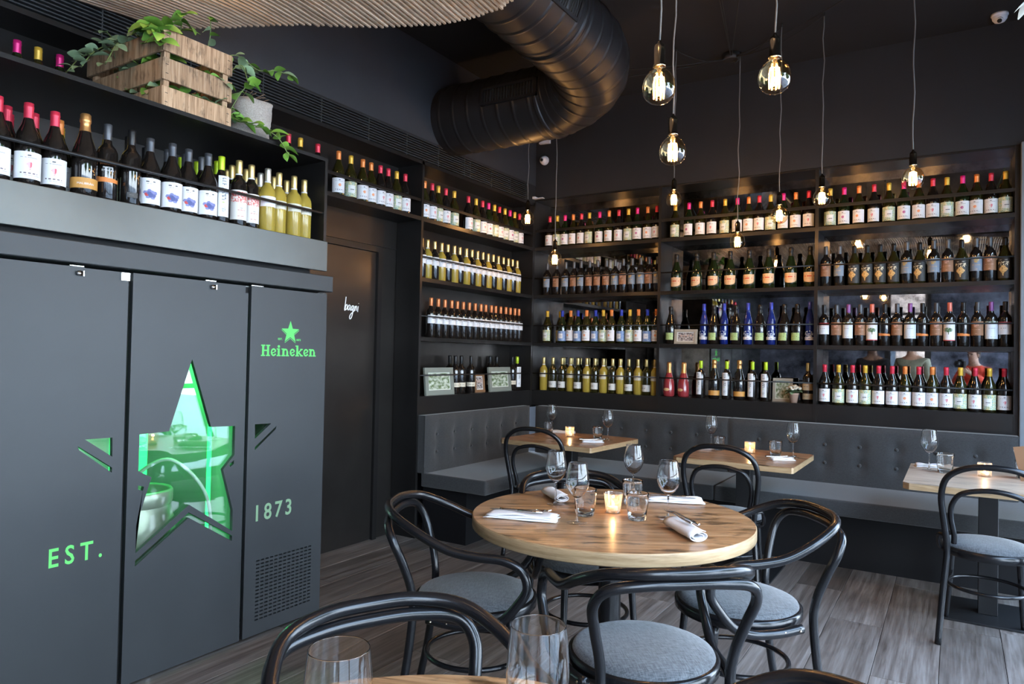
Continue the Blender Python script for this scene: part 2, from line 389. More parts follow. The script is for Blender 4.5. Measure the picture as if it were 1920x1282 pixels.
def panel_mesh(outer, holes, depth):
    """flat sheet with real holes, in local XY, thickness depth (0..-depth)"""
    cu = bpy.data.curves.new('pan', 'CURVE'); cu.dimensions = '2D'; cu.fill_mode = 'BOTH'; cu.extrude = depth/2
    for loop in [outer]+holes:
        sp = cu.splines.new('POLY'); sp.points.add(len(loop)-1); sp.use_cyclic_u = True
        for p, q in zip(sp.points, loop): p.co = (q[0], q[1], 0, 1)
    o = bpy.data.objects.new('pan', cu); COL.objects.link(o)
    dg = bpy.context.evaluated_depsgraph_get(); dg.update()
    me = bpy.data.meshes.new_from_object(o.evaluated_get(dg)); bpy.data.objects.remove(o); bpy.data.curves.remove(cu)
    return me
def to_plane_x(me, x0, y0=0., z0=0.):
    """local (x,y,z) -> world (x0+z, y0+x, z0+y): faces +X, reads left to right towards +Y"""
    for v in me.vertices:
        a, b, c = v.co; v.co = (x0+c, y0+a, z0+b)
    me.update(); return me
def setmat(me, *ms):
    me.materials.clear()
    for m in ms: me.materials.append(m)
    return me

# ================================================================== STRUCTURE
floor = struct(MB().box((-.3, ROOM_Y0-.1, -.12), (ROOM_X1+.1, .35, -.006)).build('floor', black_m))
# floor boards: individual planks running along Y
PW = .2555; px0 = 2.808-PW*12
plank_meshes = []
for L in (1.5,):
    b_ = MB().box((-PW/2+.0012, -L/2+.0012, -.012), (PW/2-.0012, L/2-.0012, 0), bev=.0012); plank_meshes.append(b_.mesh('plank', floor_m))
ncol = 0
x = px0
while x < ROOM_X1:
    off = random.Random(int(x*1000)).random()*1.5
    if abs(x-2.808) < .01: off = 1.5-(1.93 % 1.5)
    y = .35+off
    while y > ROOM_Y0-.8:
        yc = y-.75
        if x+PW > -.3:
            o = ob('floor_plank', plank_meshes[0], floor, (x+PW/2, yc, 0))
            if yc+.75 > .35 or yc-.75 < ROOM_Y0-.1 or x < -.3 or x+PW > ROOM_X1+.1:
                y1 = min(yc+.75, .34); y0 = max(yc-.75, ROOM_Y0-.1); xa = max(x, -.3); xb = min(x+PW, ROOM_X1+.1)
                if y1-y0 < .05 or xb-xa < .02: bpy.data.objects.remove(o)
                else:
                    o.data = MB().box((xa-x-PW/2+.0012, y0-yc+.0012, -.012), (xb-x-PW/2-.0012, y1-yc-.0012, 0), bev=.0012).mesh('plank', floor_m)
        y -= 1.5
    x += PW

struct(MB().box((-.4, ROOM_Y0-.1, CEIL), (ROOM_X1+.1, .4, CEIL+.1)).build('ceiling', ceil_m))
# back wall: above the shelf unit, and behind it
b_ = MB(); b_.box((-.4, 0, 2.835), (ROOM_X1+.1, .4, CEIL)); b_.box((-.4, .31, 0), (ROOM_X1+.1, .4, 2.835)); b_.box((3.95, 0, 0), (ROOM_X1+.1, .31, 2.835))
struct(b_.build('wall_back', wall_m))
# left wall: face above the grille, recess behind shelves / door
b_ = MB(); b_.box((-.4, ROOM_Y0-.1, 2.965), (0, 0, CEIL)); b_.box((-.4, ROOM_Y0-.1, 0), (-.26, 0, 2.965)); b_.box((-.26, ROOM_Y0-.1, 0), (0, -4.95, 2.965))
struct(b_.build('wall_left', wall_l))
struct(MB().box((3.728, -.045, 0), (3.96, .31, 2.84), bev=.004).build('trim_1', grey_m))
# steel lining of the door niche with door frame
b_ = MB(); b_.box((-.26, -4.9, 2.150), (-.238, -1.66, 2.36)); b_.box((-.26, -1.83, 0), (-.240, -1.66, 2.148)); b_.box((-.26, -4.9, 0), (-.240, -2.95, 2.148))
struct(b_.build('trim_2', steel_w))
b_ = MB(); b_.box((-.238, -2.94, 2.100), (-.215, -1.835, 2.142)); b_.box((-.238, -1.882, 0), (-.215, -1.84, 2.10)); b_.box((-.238, -2.94, 0), (-.215, -2.90, 2.10))
dr = struct(MB().box((-.255, -2.9, .004), (-.236, -1.885, 2.097)).build('door_1', steel_w))
b_.build('door_frame', steel_m, dr)
# handwritten word on the door, drawn as strokes
def stroke(pts, w=.0032):
    return crv([(0, a, b) for a, b in pts], 6)
sg = MB()
u0, v0 = -2.196, 1.650; k = .00118
def P_(l): return [(u0+a*k, v0+b*k) for a, b in l]
for l in ([(14, 85), (10, 50), (4, 12), (8, 6), (12, 30), (22, 40), (26, 32), (22, 14), (10, 8)],
          [(48, 38), (38, 36), (30, 20), (34, 8), (44, 18), (50, 36), (48, 14), (54, 6)],
          [(76, 36), (66, 34), (58, 18), (64, 8), (72, 20), (78, 36), (72, 0), (62, -34), (50, -44), (46, -32), (56, -14), (78, 2), (86, 14)],
          [(88, 34), (86, 6), (90, 24), (98, 36), (102, 28), (100, 8)],
          [(116, 36), (112, 8), (114, 2)], [(119, 52), (120, 54)]):
    sg.tube([(-.2345, a, b) for (_, a, b) in [tuple(v) for v in crv([(0, a, b) for a, b in P_(l)], 6)]], .0036, 6)
lo = sg.build('door_lettering', whiteT, dr); lo['label'] = 'white handwritten word bagni on the dark door'

# window walls (behind and to the right of the camera)
def window_wall(axis, fixed, a0, a1, zt, n, idx):
    """posts, head, sill and panes of a glazed front"""
    fr = MB(); t = .05
    def bx(u0_, u1_, z0_, z1_, th=.06):
        if axis == 'x': fr.box((fixed, u0_, z0_), (fixed+th, u1_, z1_))
        else: fr.box((u0_, fixed-th, z0_), (u1_, fixed, z1_))
    w = (a1-a0)/n
    for i in range(n+1): bx(a0+i*w-t, a0+i*w+t, 0, zt)
    bx(a0, a1, zt-.06, zt); bx(a0, a1, 0, .10); bx(a0, a1, .95 if axis == 'x' else 2.25, 1.0 if axis == 'x' else 2.3)
    root = struct(fr.build('window_%d' % idx, steel_d))
    for i in range(n):
        g = MB()
        if axis == 'x': g.box((fixed+.02, a0+i*w+t, .1), (fixed+.026, a0+(i+1)*w-t, zt-.06))
        else: g.box((a0+i*w+t, fixed-.026, .1), (a0+(i+1)*w-t, fixed-.02, zt-.06))
        g.build('window_pane', winG, root)
window_wall('x', ROOM_X1, -8.5, -.55, 2.95, 5, 1)
window_wall('y', ROOM_Y0, 2.3, 2.95, 2.95, 1, 2)
b_ = MB(); b_.box((ROOM_X1, ROOM_Y0-.1, 2.95), (ROOM_X1+.12, .0, CEIL)); b_.box((ROOM_X1, -.5, 0), (ROOM_X1+.12, 0, 2.95))
struct(b_.build('wall_right', wall_m))
b_ = MB(); b_.box((-.3, ROOM_Y0-.12, 2.95), (ROOM_X1, ROOM_Y0, CEIL)); b_.box((-.3, ROOM_Y0-.12, 0), (2.25, ROOM_Y0, 2.95)); b_.box((3.0, ROOM_Y0-.12, 0), (ROOM_X1, ROOM_Y0, 2.95))
struct(b_.build('wall_front', mat('wall_blue_stone', (.10, .11, .15), .8, var=(2.2, .7, (1, 1, 2)), bump=(8, .6))))
struct(MB().box((-14, -26, -.16), (24, 8, -.125)).build('ground', pave_m))

# ================================================================== BACK SHELF UNIT
XP = [0, 1.236, 2.476, 3.702]; ZS = [2.383, 1.934, 1.489, 1.0435]; ZT = 2.82; ZB = .905
su = thing('wall_shelf', 'black steel wine shelving with aged mirror back across the right-hand wall', 'shelf', (0, 0, 0))
for i, xp in enumerate(XP):
    w = .012
    a, b = (xp-w, xp+w) if 0 < i < 3 else ((xp-.022, xp+.004) if i == 0 else (xp-.004, xp+.024))
    MB().box((a, -.004, ZB-.02), (b, .30, ZT+.012)).build('upright', steel_m, su)
for i in range(3):
    xa, xb = XP[i]+(.012 if i else .004), XP[i+1]-(.012 if i < 2 else .004)
    for z in ZS: MB().box((xa, 0, z-.03 if z > 1.1 else ZB), (xb, .298, z)).build('shelf_board', steel_m, su)
    MB().box((xa, 0, ZT), (xb, .298, ZT+.012)).build('top_panel', steel_m, su)
    for z0, z1 in zip(ZS, [ZT]+[z-.03 for z in ZS[:-1]]):
        MB().box((xa, .285, z0), (xb, .295, z1)).build('mirror_panel', mirror_m, su)
    for z in ZS:
        if z > 2.3: MB().box((xa, .004, z+.142), (xb, .010, z+.166)).box((xa, .001, z+.148), (xb, .005, z+.160)).build('guard_rail', steel_m, su)
        else: MB().tube([(xa, .008, z+.158), (xb, .008, z+.158)], .0055, 8).build('guard_rail', steel_d, su)
# ================================================================== LEFT SHELF UNIT
YP = -1.654
sl = thing('wall_shelf', 'black steel wine shelving along left wall, running on over the toilet door', 'shelf', (0, 0, 0))
MB().box((-.235, YP-.012, .0), (.002, YP+.012, ZT)).build('upright', steel_m, sl)
MB().box((-.235, -3.10, ZS[0]), (.002, -3.076, ZT)).build('upright', steel_m, sl)
MB().box((-.235, -.03, ZB-.02), (.002, -.002, ZT)).build('upright', steel_m, sl)
for z in ZS: MB().box((-.235, YP+.012, z-.03 if z > 1.1 else ZB-.02), (0, -.03, z)).build('shelf_board', steel_m, sl)
MB().box((-.235, -4.94, ZS[0]-.028), (0, YP-.012, ZS[0])).build('shelf_board', steel_m, sl)
MB().box((-.245, YP+.012, ZB-.02), (-.235, -.03, ZT)).build('back_panel', steel_w, sl)
MB().box((-.245, -4.94, ZS[0]), (-.235, YP-.012, ZT)).build('back_panel', steel_m, sl)
MB().box((-.26, -4.94, 2.775), (.002, -.002, 2.80)).build('top_panel', steel_m, sl)
for z in ZS:
    if z > 2.3:
        MB().box((-.012, YP+.012, z+.115), (-.006, -.03, z+.135)).build('guard_rail', steel_m, sl)
        MB().box((-.012, -3.076, z+.115), (-.006, YP-.012, z+.135)).build('guard_rail', steel_m, sl)
    else: MB().tube([(-.008, YP+.012, z+.158), (-.008, -.03, z+.158)], .0055, 8).build('guard_rail', steel_d, sl)
# ventilation grille above
gr = thing('ventilation_grille', 'long black linear air grille above the left wall shelves', 'vent', (0, 0, 0))
for k in range(9):
    z = 2.808+k*.0175
    MB().box((-.018, -4.94, z), (.006, -.16, z+.0055)).build('slat', panel_m, gr)
for yy in [-.17, -.45, -.75, -1.06, -1.14, -1.48, -1.85, -2.24, -2.66, -3.1, -3.55, -4.0, -4.45]:
    MB().box((-.02, yy-.003, 2.80), (.004, yy+.003, 2.96)).build('divider', panel_m, gr)
MB().box((-.10, -4.94, 2.80), (-.09, -.01, 2.965)).box((-.09, -.16, 2.80), (.003, -.01, 2.965)).box((-.05, -4.94, 2.955), (.005, -.16, 2.966)).build('back_panel', black_m, gr)

# ================================================================== BEER FRIDGE + BOX ABOVE
FX = .60
fr = thing('bar_fridge', 'tall charcoal three-door beer fridge with glowing green star cut-out', 'fridge', (0, 0, 0))
b_ = MB()
b_.box((-.20, -4.75, 0.05), (-.18, -3.13, 1.67)); b_.box((-.18, -3.15, .05), (FX-.025, -3.13, 1.665)); b_.box((-.18, -4.75, .05), (FX-.03, -3.15, .08)); b_.box((-.18, -4.75, 1.645), (FX-.03, -3.15, 1.665)); b_.box((-.18, -3.62, .08), (FX-.05, -3.60, 1.645)); b_.box((-.18, -4.76, .05), (FX-.03, -4.74, 1.665))
b_.build('body', inner_m, fr)
MB().box((FX-.03, -3.62, .05), (FX-.024, -3.595, 1.66)).box((FX-.03, -4.18, .05), (FX-.024, -4.15, 1.66)).build('door_gasket', black_m, fr)
MB().box((-.22, -4.78, 1.676), (FX+.02, -3.112, 1.757), bev=.003).build('top_cap', panel_m, fr)
for yy in (-3.2, -4.0, -4.6): MB().lathe([(.0, 0), (.02, 0), (.02, .05), (0, .05)], 12, center=(FX-.08, yy, 0)).build('foot', chrome_m, fr)
def rc(y0, y1, z0, z1): return [(y0, z0), (y1, z0), (y1, z1), (y0, z1)]
DT = 1.664
# left door: arm tip of the star, letters EST.
def door(y0, y1, holes, notch=None):
    outer = rc(y0, y1, .032, DT)
    if notch: outer = [(y0, .032), (y1, .032), (y1, DT-.035), (notch, DT-.035), (notch, DT), (y0, DT)]
    me = to_plane_x(panel_mesh(outer, holes, .018), FX-.009)
    return ob('door', setmat(me, panel_m), fr)
d1 = door(-4.73, -4.173, [[(-4.320, 1.018), (-4.218, 1.016), (-4.216, .942)], [(-4.345, .995), (-4.216, .900), (-4.216, .880), (-4.340, .980)]], notch=-4.34)
star = [(-3.889, 1.323), (-3.789, 1.025), (-3.667, 1.020), (-3.666, .889), (-3.723, .830), (-3.667, .640), (-3.667, .545), (-3.884, .700), (-4.113, .545), (-4.113, .656), (-4.055, .840), (-4.110, .872), (-4.110, 1.019), (-3.985, 1.022)]
d2 = door(-4.155, -3.615, [star, [(-4.113, .515), (-3.885, .668), (-3.667, .524), (-3.667, .500), (-3.885, .645), (-4.113, .492)],
     [(-4.110, .815), (-4.085, .806), (-4.090, .790), (-4.110, .800)], [(-3.690, .850), (-3.668, .866), (-3.668, .848), (-3.688, .836)]], notch=-3.79)
vents = []
for r_ in range(17):
    for c in range(13):
        yy = -3.532+c*.0262; zz = .098+r_*.0172
        if yy+.02 > -3.16: continue
        vents.append(rc(yy, yy+.0195, zz, zz+.0065))
d3 = door(-3.598, -3.134, [[(-3.560, 1.020), (-3.466, 1.018), (-3.557, .952)], [(-3.434, 1.004), (-3.556, .914), (-3.556, .899), (-3.440, .988)]]+vents)
# door furniture
for d, yy in ((d1, -4.362), (d2, -3.803)):
    MB().tube([(FX, yy, 1.640), (FX+.014, yy, 1.640)], .010, 14).build('lock', chrome_m, d)
    MB().box((FX+.001, yy+.012, 1.630), (FX+.012, yy+.016, 1.650)).build('latch', chrome_m, d)
    MB().box((FX-.02, yy-.03, DT+.002), (FX-.002, yy+.02, DT+.005)).build('hinge', chrome_m, d)
MB().box((FX-.02, -3.19, DT+.002), (FX-.002, -3.14, DT+.006)).box((FX-.02, -3.597, DT+.002), (FX-.002, -3.53, DT+.005)).build('hinge', chrome_m, d3)
MB().box((FX-.03, -4.195, 1.632), (FX-.012, -4.155, 1.662)).build('bracket', chrome_m, fr)
MB().box((FX-.02, -3.22, .022), (FX-.002, -3.14, .028)).build('hinge', chrome_m, d3)
MB().box((FX-.022, -4.34, DT-.06), (FX-.018, -4.175, DT+.0)).build('notch_light_cover', panel_m, fr)  # covers added behind both notches to block the green interior light
MB().box((FX-.022, -3.79, DT-.06), (FX-.018, -3.617, DT+.0)).build('notch_light_cover', panel_m, fr)
# grille backing behind vents
MB().box((FX-.045, -3.54, .08), (FX-.040, -3.262, .30)).box((FX-.06, -3.54, .08), (FX-.055, -3.16, .12)).build('filter', fascia_m, fr)
MB().box((FX-.09, -3.56, .06), (FX-.085, -3.14, .42)).build('grille_backing', black_m, fr)
# glass pane right behind middle door, interior with keg and green tube
MB().box((FX-.028, -4.15, .40), (FX-.022, -3.62, 1.40)).build('glass_pane', thin_glass('fridge_glass', (.93, .98, .94), .08, .9), fr)
for d, y0, y1 in ((d1, -4.4, -4.18), (d3, -3.597, -3.40)):
    MB().box((FX-.024, y0, .86), (FX-.020, y1, 1.05)).build('glass_pane', MATS['fridge_glass'], d)
MB().tube([(.10, -3.80, .75), (.10, -3.80, 1.35)], .018, 12).build('lamp_tube', greenE2, fr)
MB().tube([(.42, -3.67, .20), (.42, -3.67, 1.55)], .010, 12).build('lamp_tube', greenE2, fr)
MB().tube([(.42, -4.12, .20), (.42, -4.12, 1.55)], .010, 12).build('lamp_tube', greenE2, fr)
MB().tube([(.50, -3.50, .5), (.50, -3.50, 1.3)], .006, 12).build('lamp_tube', greenE2, fr)
MB().tube([(.50, -4.30, .5), (.50, -4.30, 1.3)], .006, 12).build('lamp_tube', greenE2, fr)
l = bpy.data.lights.new('fridge_green_light', 'POINT'); l.color = (.08, 1, .22); l.energy = 14; l.shadow_soft_size = .05
lo = bpy.data.objects.new('fridge_green_light', l); lo.location = (.34, -3.74, 1.38); COL.objects.link(lo)
keg_m = mat('keg_steel', (.42, .41, .37), .38, metal=.55)
keg = thing('beer_keg', 'brushed steel beer keg inside the fridge behind the star cut-out', 'keg', (.33, -3.97, .08))
MB().lathe([(.13, 0), (.15, .01), (.15, .05), (.165, .10), (.17, .14), (.165, .17), (.17, .2), (.17, .40), (.165, .43), (.17, .46), (.165, .52), (.15, .58), (.148, .60)], 40).build('barrel', keg_m, keg)
MB().lathe([(.148, .60), (.155, .62), (.155, .66), (.148, .67), (.14, .66), (.14, .61), (.05, .60), (.035, .62), (.035, .66), (0, .665)], 40).build('rim', keg_m, keg)
MB().tube(crv([(0, 0, .66), (.02, .01, .74), (.14, .08, .80), (.20, .20, .66), (.17, .26, .45), (.10, .24, .2), (.08, .2, .06)], 8), .008, 8).build('hose', mat('clear_hose', (.5, .65, .55), .3), keg)
# sign lettering
def sign(txt, y0, y1, z0, z1, m, name, off=0., x=FX, spacing=1., shear=0.):
    me = text_mesh(txt, .1, .0006, off, shear, y1-y0, spacing, z1-z0)
    to_plane_x(me, x+.0008, (y0+y1)/2, z0); return ob(name, setmat(me, m), None)
def slab_word():
    """bold slab-serif letters of the beer name, built letter by letter"""
    b_ = MB(); H = 1.0; xh = .70; x_ = 0; st = .20; sf = .10; th = .11
    def bar(a, b, c, d): b_.box((a, c, 0), (b, d, 1))
    def curve(pts, w): b_.tube([(p[0], p[1], .5) for p in crv([(q[0], q[1], 0) for q in pts], 6)], w, 6)
    def stem(a, h, top=True, bot=True, both=True):
        bar(a, a+st, 0, h)
        if bot: bar(a-sf, a+st+sf, 0, th)
        if top: bar(a-sf, a+st+(sf if both else 0), h-th, h)
    def e_():
        nonlocal x_
        cx, cy, rx, ry = x_+.27, xh/2, .22, xh/2-.07
        curve([(cx+rx*cos(a), cy+ry*sin(a), 0) for a in [radians(q) for q in (15, 45, 90, 135, 180, 225, 270, 315, 335)]], .085)
        b_.tube([(cx-rx+.02, cy-.10, .5), (cx+rx, cy+.08, .5)], .055, 6); x_ += .62
    def n_():
        nonlocal x_
        x_ += .08; stem(x_, xh, both=False); curve([(x_+st*.6, xh-.20), (x_+.30, xh-.08), (x_+.46, xh-.16), (x_+.50, xh*.4)], .085)
        bar(x_+.42, x_+.42+st-.02, 0, xh*.62); bar(x_+.36, x_+.42+st+sf-.02, 0, th); x_ += .80
    stem(x_+.1, H); stem(x_+.1+.50, H); bar(x_+.2, x_+.6, H*.44, H*.56); x_ += 1.0
    e_()
    x_ += .08; stem(x_, xh, both=False); b_.tube([(x_+st/2, xh+.17, 0), (x_+st/2, xh+.17, 1)], .125, 12); x_ += .42
    n_(); e_()
    x_ += .08; stem(x_, H, both=False); b_.tube([(x_+.16, xh*.42, .5), (x_+.56, xh-.08, .5)], .07, 6); b_.tube([(x_+.26, xh*.48, .5), (x_+.58, .06, .5)], .09, 6); bar(x_+.44, x_+.74, 0, th); bar(x_+.42, x_+.70, xh-th, xh); x_ += .80
    e_(); n_()
    me = b_.mesh('lettering', greenE); w = max(v.co.x for v in me.vertices); x0 = min(v.co.x for v in me.vertices)
    for v in me.vertices: v.co = (FX+.0004+.0012*min(1, max(0, v.co.z)), -3.537+(v.co.x-x0)/(w-x0)*.335, 1.3395+v.co.y*.054)
    o = ob('lettering', me, d3); o['label'] = 'glowing green slab-serif beer name'
slab_word()
for txt, a in (('EST.', (-4.433, -4.245, .562, .632, greenE, .0015, 1.5)),
               ('1873', (-3.541, -3.333, .562, .640, mintE, .0015, 1.35)), ('EST.', (-3.440, -3.414, 1.418, 1.428, greenE, .001, 1.0)), ('1873', (-3.328, -3.302, 1.416, 1.426, greenE, .001, 1.0))):
    y0, y1, z0, z1, m, off, spc = a
    o = sign(txt, y0, y1, z0, z1, m, 'lettering', off, spacing=spc)
    o.parent = d1 if txt == 'EST.' and y0 < -4 else d3
    o['label'] = ('pale mint ' if m is mintE else 'glowing green ')+'lettering '+txt.replace('Heineken', 'of the beer name')
def star_pts(cy, cz, R_, r_, a0=pi/2):
    return [(cy+(R_ if i % 2 == 0 else r_)*cos(a0+i*pi/5), cz+(R_ if i % 2 == 0 else r_)*sin(a0+i*pi/5)) for i in range(10)]
sp = star_pts(-3.367, 1.457, .056, .023)
me = to_plane_x(panel_mesh(sp, [], .0015), FX+.001); o = ob('star_emblem', setmat(me, greenE), d3); o['label'] = 'small glowing green star'
# thin outline strip under the star's lower edges
ow = MB()
for a, b in ((6, 5), (6, 7), (2, 3), (8, 9)):
    pass
for seg_ in ([sp[4], sp[5], sp[6]], [sp[2], sp[3]], [sp[8], sp[7]]):
    pts = [(FX+.001, p[0], p[1]-.006) for p in seg_]; ow.tube(pts, .0014, 4)
ow.build('emblem_outline', greenE, d3)

# open display box above fridge
bx_ = thing('display_shelf', 'dark steel open wine box with brushed fascia above the fridge', 'shelf', (0, 0, 0))
MB().box((.0, -4.9, 2.352), (FX, -3.150, 2.370)).build('top_board', steel_m, bx_)
MB().box((.0, -3.168, 1.937), (FX, -3.150, 2.352)).build('side_panel', steel_m, bx_)
MB().box((.0, -4.9, 1.80), (FX-.012, -3.152, 1.937)).build('shelf_board', steel_m, bx_)
MB().box((FX-.012, -4.9, 1.782), (FX+.004, -3.142, 1.937), bev=.002).build('fascia', fascia_m, bx_)
MB().box((.0, -4.9, 1.937), (.012, -3.168, 2.352)).build('back_panel', steel_m, bx_)
MB().tube([(FX-.01, -4.9, 2.082), (FX-.01, -3.168, 2.082)], .007, 10).build('guard_rail', steel_d, bx_)
MB().box((.05, -4.9, 1.757), (FX-.06, -3.2, 1.80)).build('plinth', black_m, bx_)

# ================================================================== BOTTLES
def gl(name, col, trans=0., rough=.06, metal=0.):
    return mat(name, col, rough, trans=trans, ior=1.4, coat=.6 if trans < .5 else 0, spec=.6, var=(3, 0., (1, 1, 1)))
G_dark = gl('glass_dark_red_wine', (.010, .008, .007))
G_green = gl('glass_dark_green', (.009, .016, .005))
G_olive = gl('glass_olive', (.020, .018, .004), .0)
G_gold = gl('glass_white_wine', (1.0, .74, .13), .66)
G_pale = gl('glass_pale_wine', (.80, .76, .42), .85)
G_blue = gl('glass_cobalt', (.010, .025, .20), .25)
G_rose = gl('glass_rose', (.42, .05, .06), .35)
def cap(name, c, metal=.25, rough=.35): return mat('cap_'+name, c, rough, metal=metal)
CAPS = dict(R=cap('red', (.62, .035, .07)), P=cap('pink', (.72, .02, .20)), O=cap('orange', (.75, .24, .06)), Y=cap('yellow', (.68, .42, .05)),
            K=cap('black', (.012, .012, .013)), G=cap('grey', (.075, .08, .09), .4), D=cap('gold', (.62, .48, .20), .8), S=cap('silver', (.50, .50, .46), .8),
            B=cap('blue', (.03, .05, .38)), L=cap('lime', (.42, .60, .02)), C=cap('copper', (.60, .20, .07), .4), M=cap('salmon', (.62, .16, .11)), V=cap('violet', (.20, .07, .22)),
            W=cap('copper_foil', (.66, .34, .12), .8))
CAPN = dict(R='red', P='pink', O='orange', Y='yellow', K='black', G='grey', D='gold', S='silver', B='blue', L='lime green', C='copper orange', M='salmon', V='violet', W='copper foil')
SH = {  # profile, capsule profile, body radius, label z-range defaults, height
 'burg': ([(.0, .004), (.036, 0), (.041, .006), (.0415, .155), (.039, .175), (.031, .198), (.021, .222), (.0155, .245), (.0145, .29), (.0145, .299), (0, .300)], [(.0150, .240), (.0156, .241), (.0156, .281), (.0165, .283), (.0165, .288), (.0156, .290), (.0156, .300), (.012, .3015), (0, .3015)], .0415),
 'bord': ([(0, .004), (.034, 0), (.0375, .006), (.038, .185), (.0365, .200), (.030, .215), (.019, .228), (.0148, .242), (.014, .308), (0, .309)], [(.0146, .246), (.0150, .247), (.0152, .300), (.0150, .308), (.012, .310), (0, .310)], .038),
 'spark': ([(0, .006), (.038, 0), (.0445, .008), (.045, .140), (.043, .165), (.035, .195), (.024, .230), (.0175, .262), (.016, .30), (0, .305)], [(.0260, .218), (.0205, .245), (.0175, .268), (.0170, .284), (.0195, .287), (.0200, .296), (.0185, .306), (.0185, .316), (.014, .321), (0, .322)], .045),
 'slim': ([(0, .004), (.031, 0), (.0345, .006), (.035, .165), (.0335, .19), (.027, .22), (.019, .25), (.0148, .28), (.014, .335), (0, .336)], [(.0145, .27), (.0150, .271), (.0150, .334), (.012, .337), (0, .337)], .035),
 'rose': ([(0, .006), (.040, 0), (.047, .010), (.048, .06), (.044, .12), (.033, .165), (.022, .20), (.0165, .225), (.0155, .28), (0, .282)], [(.0225, .2), (.018, .222), (.0168, .24), (.0190, .262), (.0190, .275), (.0175, .28), (.0165, .290), (0, .292)], .0475),
}
WHITE = (.74, .75, .78); INK = (.06, .06, .07)
def h2(a, b): 
    x_ = sin(a*12.9898+b*78.233)*43758.5453; return x_-math.floor(x_)
def dash(u, v, v0, hh, u0, u1, n):
    if abs(v-v0) > hh or not (u0 < u < u1): return False
    k = int((u-u0)/(u1-u0)*n); return h2(k, v0*97) > .32
def mix3(a, b, t): return tuple(x_*(1-t)+y_*t for x_, y_ in zip(a, b))
def L_round(col, balloon=False):
    def f(u, v):
        if dash(u, v, .86, .028, .46, .54, 1): return INK
        if dash(u, v, .78, .014, .26, .76, 13): return (.3, .3, .34)
        du, dv = (u-.52)/.085, (v-.52)/.105
        if balloon:
            r_ = du*du+(dv*dv if dv > 0 else dv*dv*.55)
            if r_ < 1 and (dv > 0 or abs(du) < .9+dv*.45): return col if h2(int(u*40), 3) > .25 else mix3(col, WHITE, .5)
            if abs(du) < .25 and -1.75 < dv < -1.45: return col
        elif du*du+dv*dv < 1: return col if h2(int(u*48), int(v*48)) > .22 else mix3(col, WHITE, .4)
        if dash(u, v, .20, .022, .22, .80, 14): return (.14, .10, .12)
        if dash(u, v, .12, .010, .34, .80, 13): return (.4, .4, .42)
        return WHITE
    return f
def L_mosaic(a=(.28, .46, .32), b=(.66, .50, .12), c=(.12, .28, .32), bg=(.62, .66, .52)):
    def f(u, v):
        if .30 < u < .72 and .26 < v < .74:
            if dash(u, v, .66, .03, .47, .54, 1): return INK
            if dash(u, v, .48, .022, .38, .64, 8): return INK
            if dash(u, v, .38, .012, .40, .62, 9): return (.4, .4, .4)
            return (.72, .74, .72)
        q = h2(int(u*30), int(v*34)); w = sin(u*50)*sin(v*46)
        return a if q < .3 else b if q < .48 else c if q < .58+.1*w else bg
    return f
def L_pat(c1, c2):
    def f(u, v):
        if .32 < u < .70 and .28 < v < .76:
            return INK if dash(u, v, .5, .03, .4, .62, 6) else (.72, .73, .76)
        return c1 if h2(int(u*30), int(v*40)) < .62 else c2
    return f
def L_crest(bg, fg):
    def f(u, v):
        du, dv = (u-.5)/.15, (v-.74)/.17
        if du*du+dv*dv < 1 and h2(int(u*44), int(v*52)) > .42: return fg
        if dash(u, v, .42, .016, .24, .76, 14): return fg
        if dash(u, v, .34, .010, .34, .66, 9): return mix3(fg, bg, .4)
        if dash(u, v, .13, .016, .42, .58, 4): return fg
        return bg
    return f
def L_black_gold(u, v):
    if dash(u, v, .86, .012, .3, .7, 9): return (.55, .52, .45)
    if .60 < v < .78 and .2 < u < .8: return (.62, .56, .40) if h2(int(u*22), int(v*20)) > .35 else (.02, .02, .02)
    du = abs(u-.5); w = .20*exp(-((v-.42)/.13)**2)+.03
    if .12 < v < .58 and du < w: return (.66, .42, .16) if h2(int(u*40), int(v*44)) > .25 else (.2, .12, .05)
    return (.025, .025, .025)
def L_shield(u, v):
    w = .5 if v > .45 else .5*sqrt(max(0, 1-((.45-v)/.45)**2))
    if abs(u-.5) > w-.02: return (.25, .16, .08) if abs(u-.5) < w+.03 else (.018, .026, .01)
    if dash(u, v, .60, .05, .18, .82, 12): return (.50, .08, .04)
    if dash(u, v, .80, .015, .3, .7, 9) or dash(u, v, .38, .015, .3, .7, 8): return (.3, .18, .1)
    return (.64, .44, .27)
def L_upper(u, v):
    return INK if dash(u, v, .62, .05, .3, .95, 12) else (.4, .4, .4) if dash(u, v, .4, .025, .45, .9, 10) else (.72, .73, .76)
def L_plain(c=(.66, .65, .58), t=(.15, .14, .13)):
    return lambda u, v: t if dash(u, v, .52, .05, .22, .62, 9) else mix3(c, t, .3) if dash(u, v, .3, .02, .3, .6, 8) else c
def L_vert(u, v):
    if .30 < u < .7 and .42 < v < .95: return (.2, .22, .24) if h2(int(u*9), int(v*34)) > .6 else (.66, .70, .74)
    if (u-.5)**2*4+((v-.18)/.1)**2*.25 < .12 and h2(int(u*20), int(v*60)) > .5: return (.35, .38, .42)
    if abs(v-.36) < .012 and .35 < u < .55: return (.35, .55, .1)
    return (.70, .73, .77)
def L_greenl(u, v):
    return (.16, .28, .06) if dash(u, v, .55, .05, .25, .75, 8) or h2(int(u*20), int(v*20)) > .93 else (.38, .52, .22)
def L_boat(u, v):
    if v < .30: return (.72, .75, .82) if not dash(u, v, .15, .03, .1, .9, 16) else (.1, .15, .4)
    if abs(u-.5) < .36 and v < .95: return (.66, .74, .86) if h2(int(u*16), int(v*18)) > .55 and (u-.5)**2+(v-.6)**2 < .13 else None
    return None
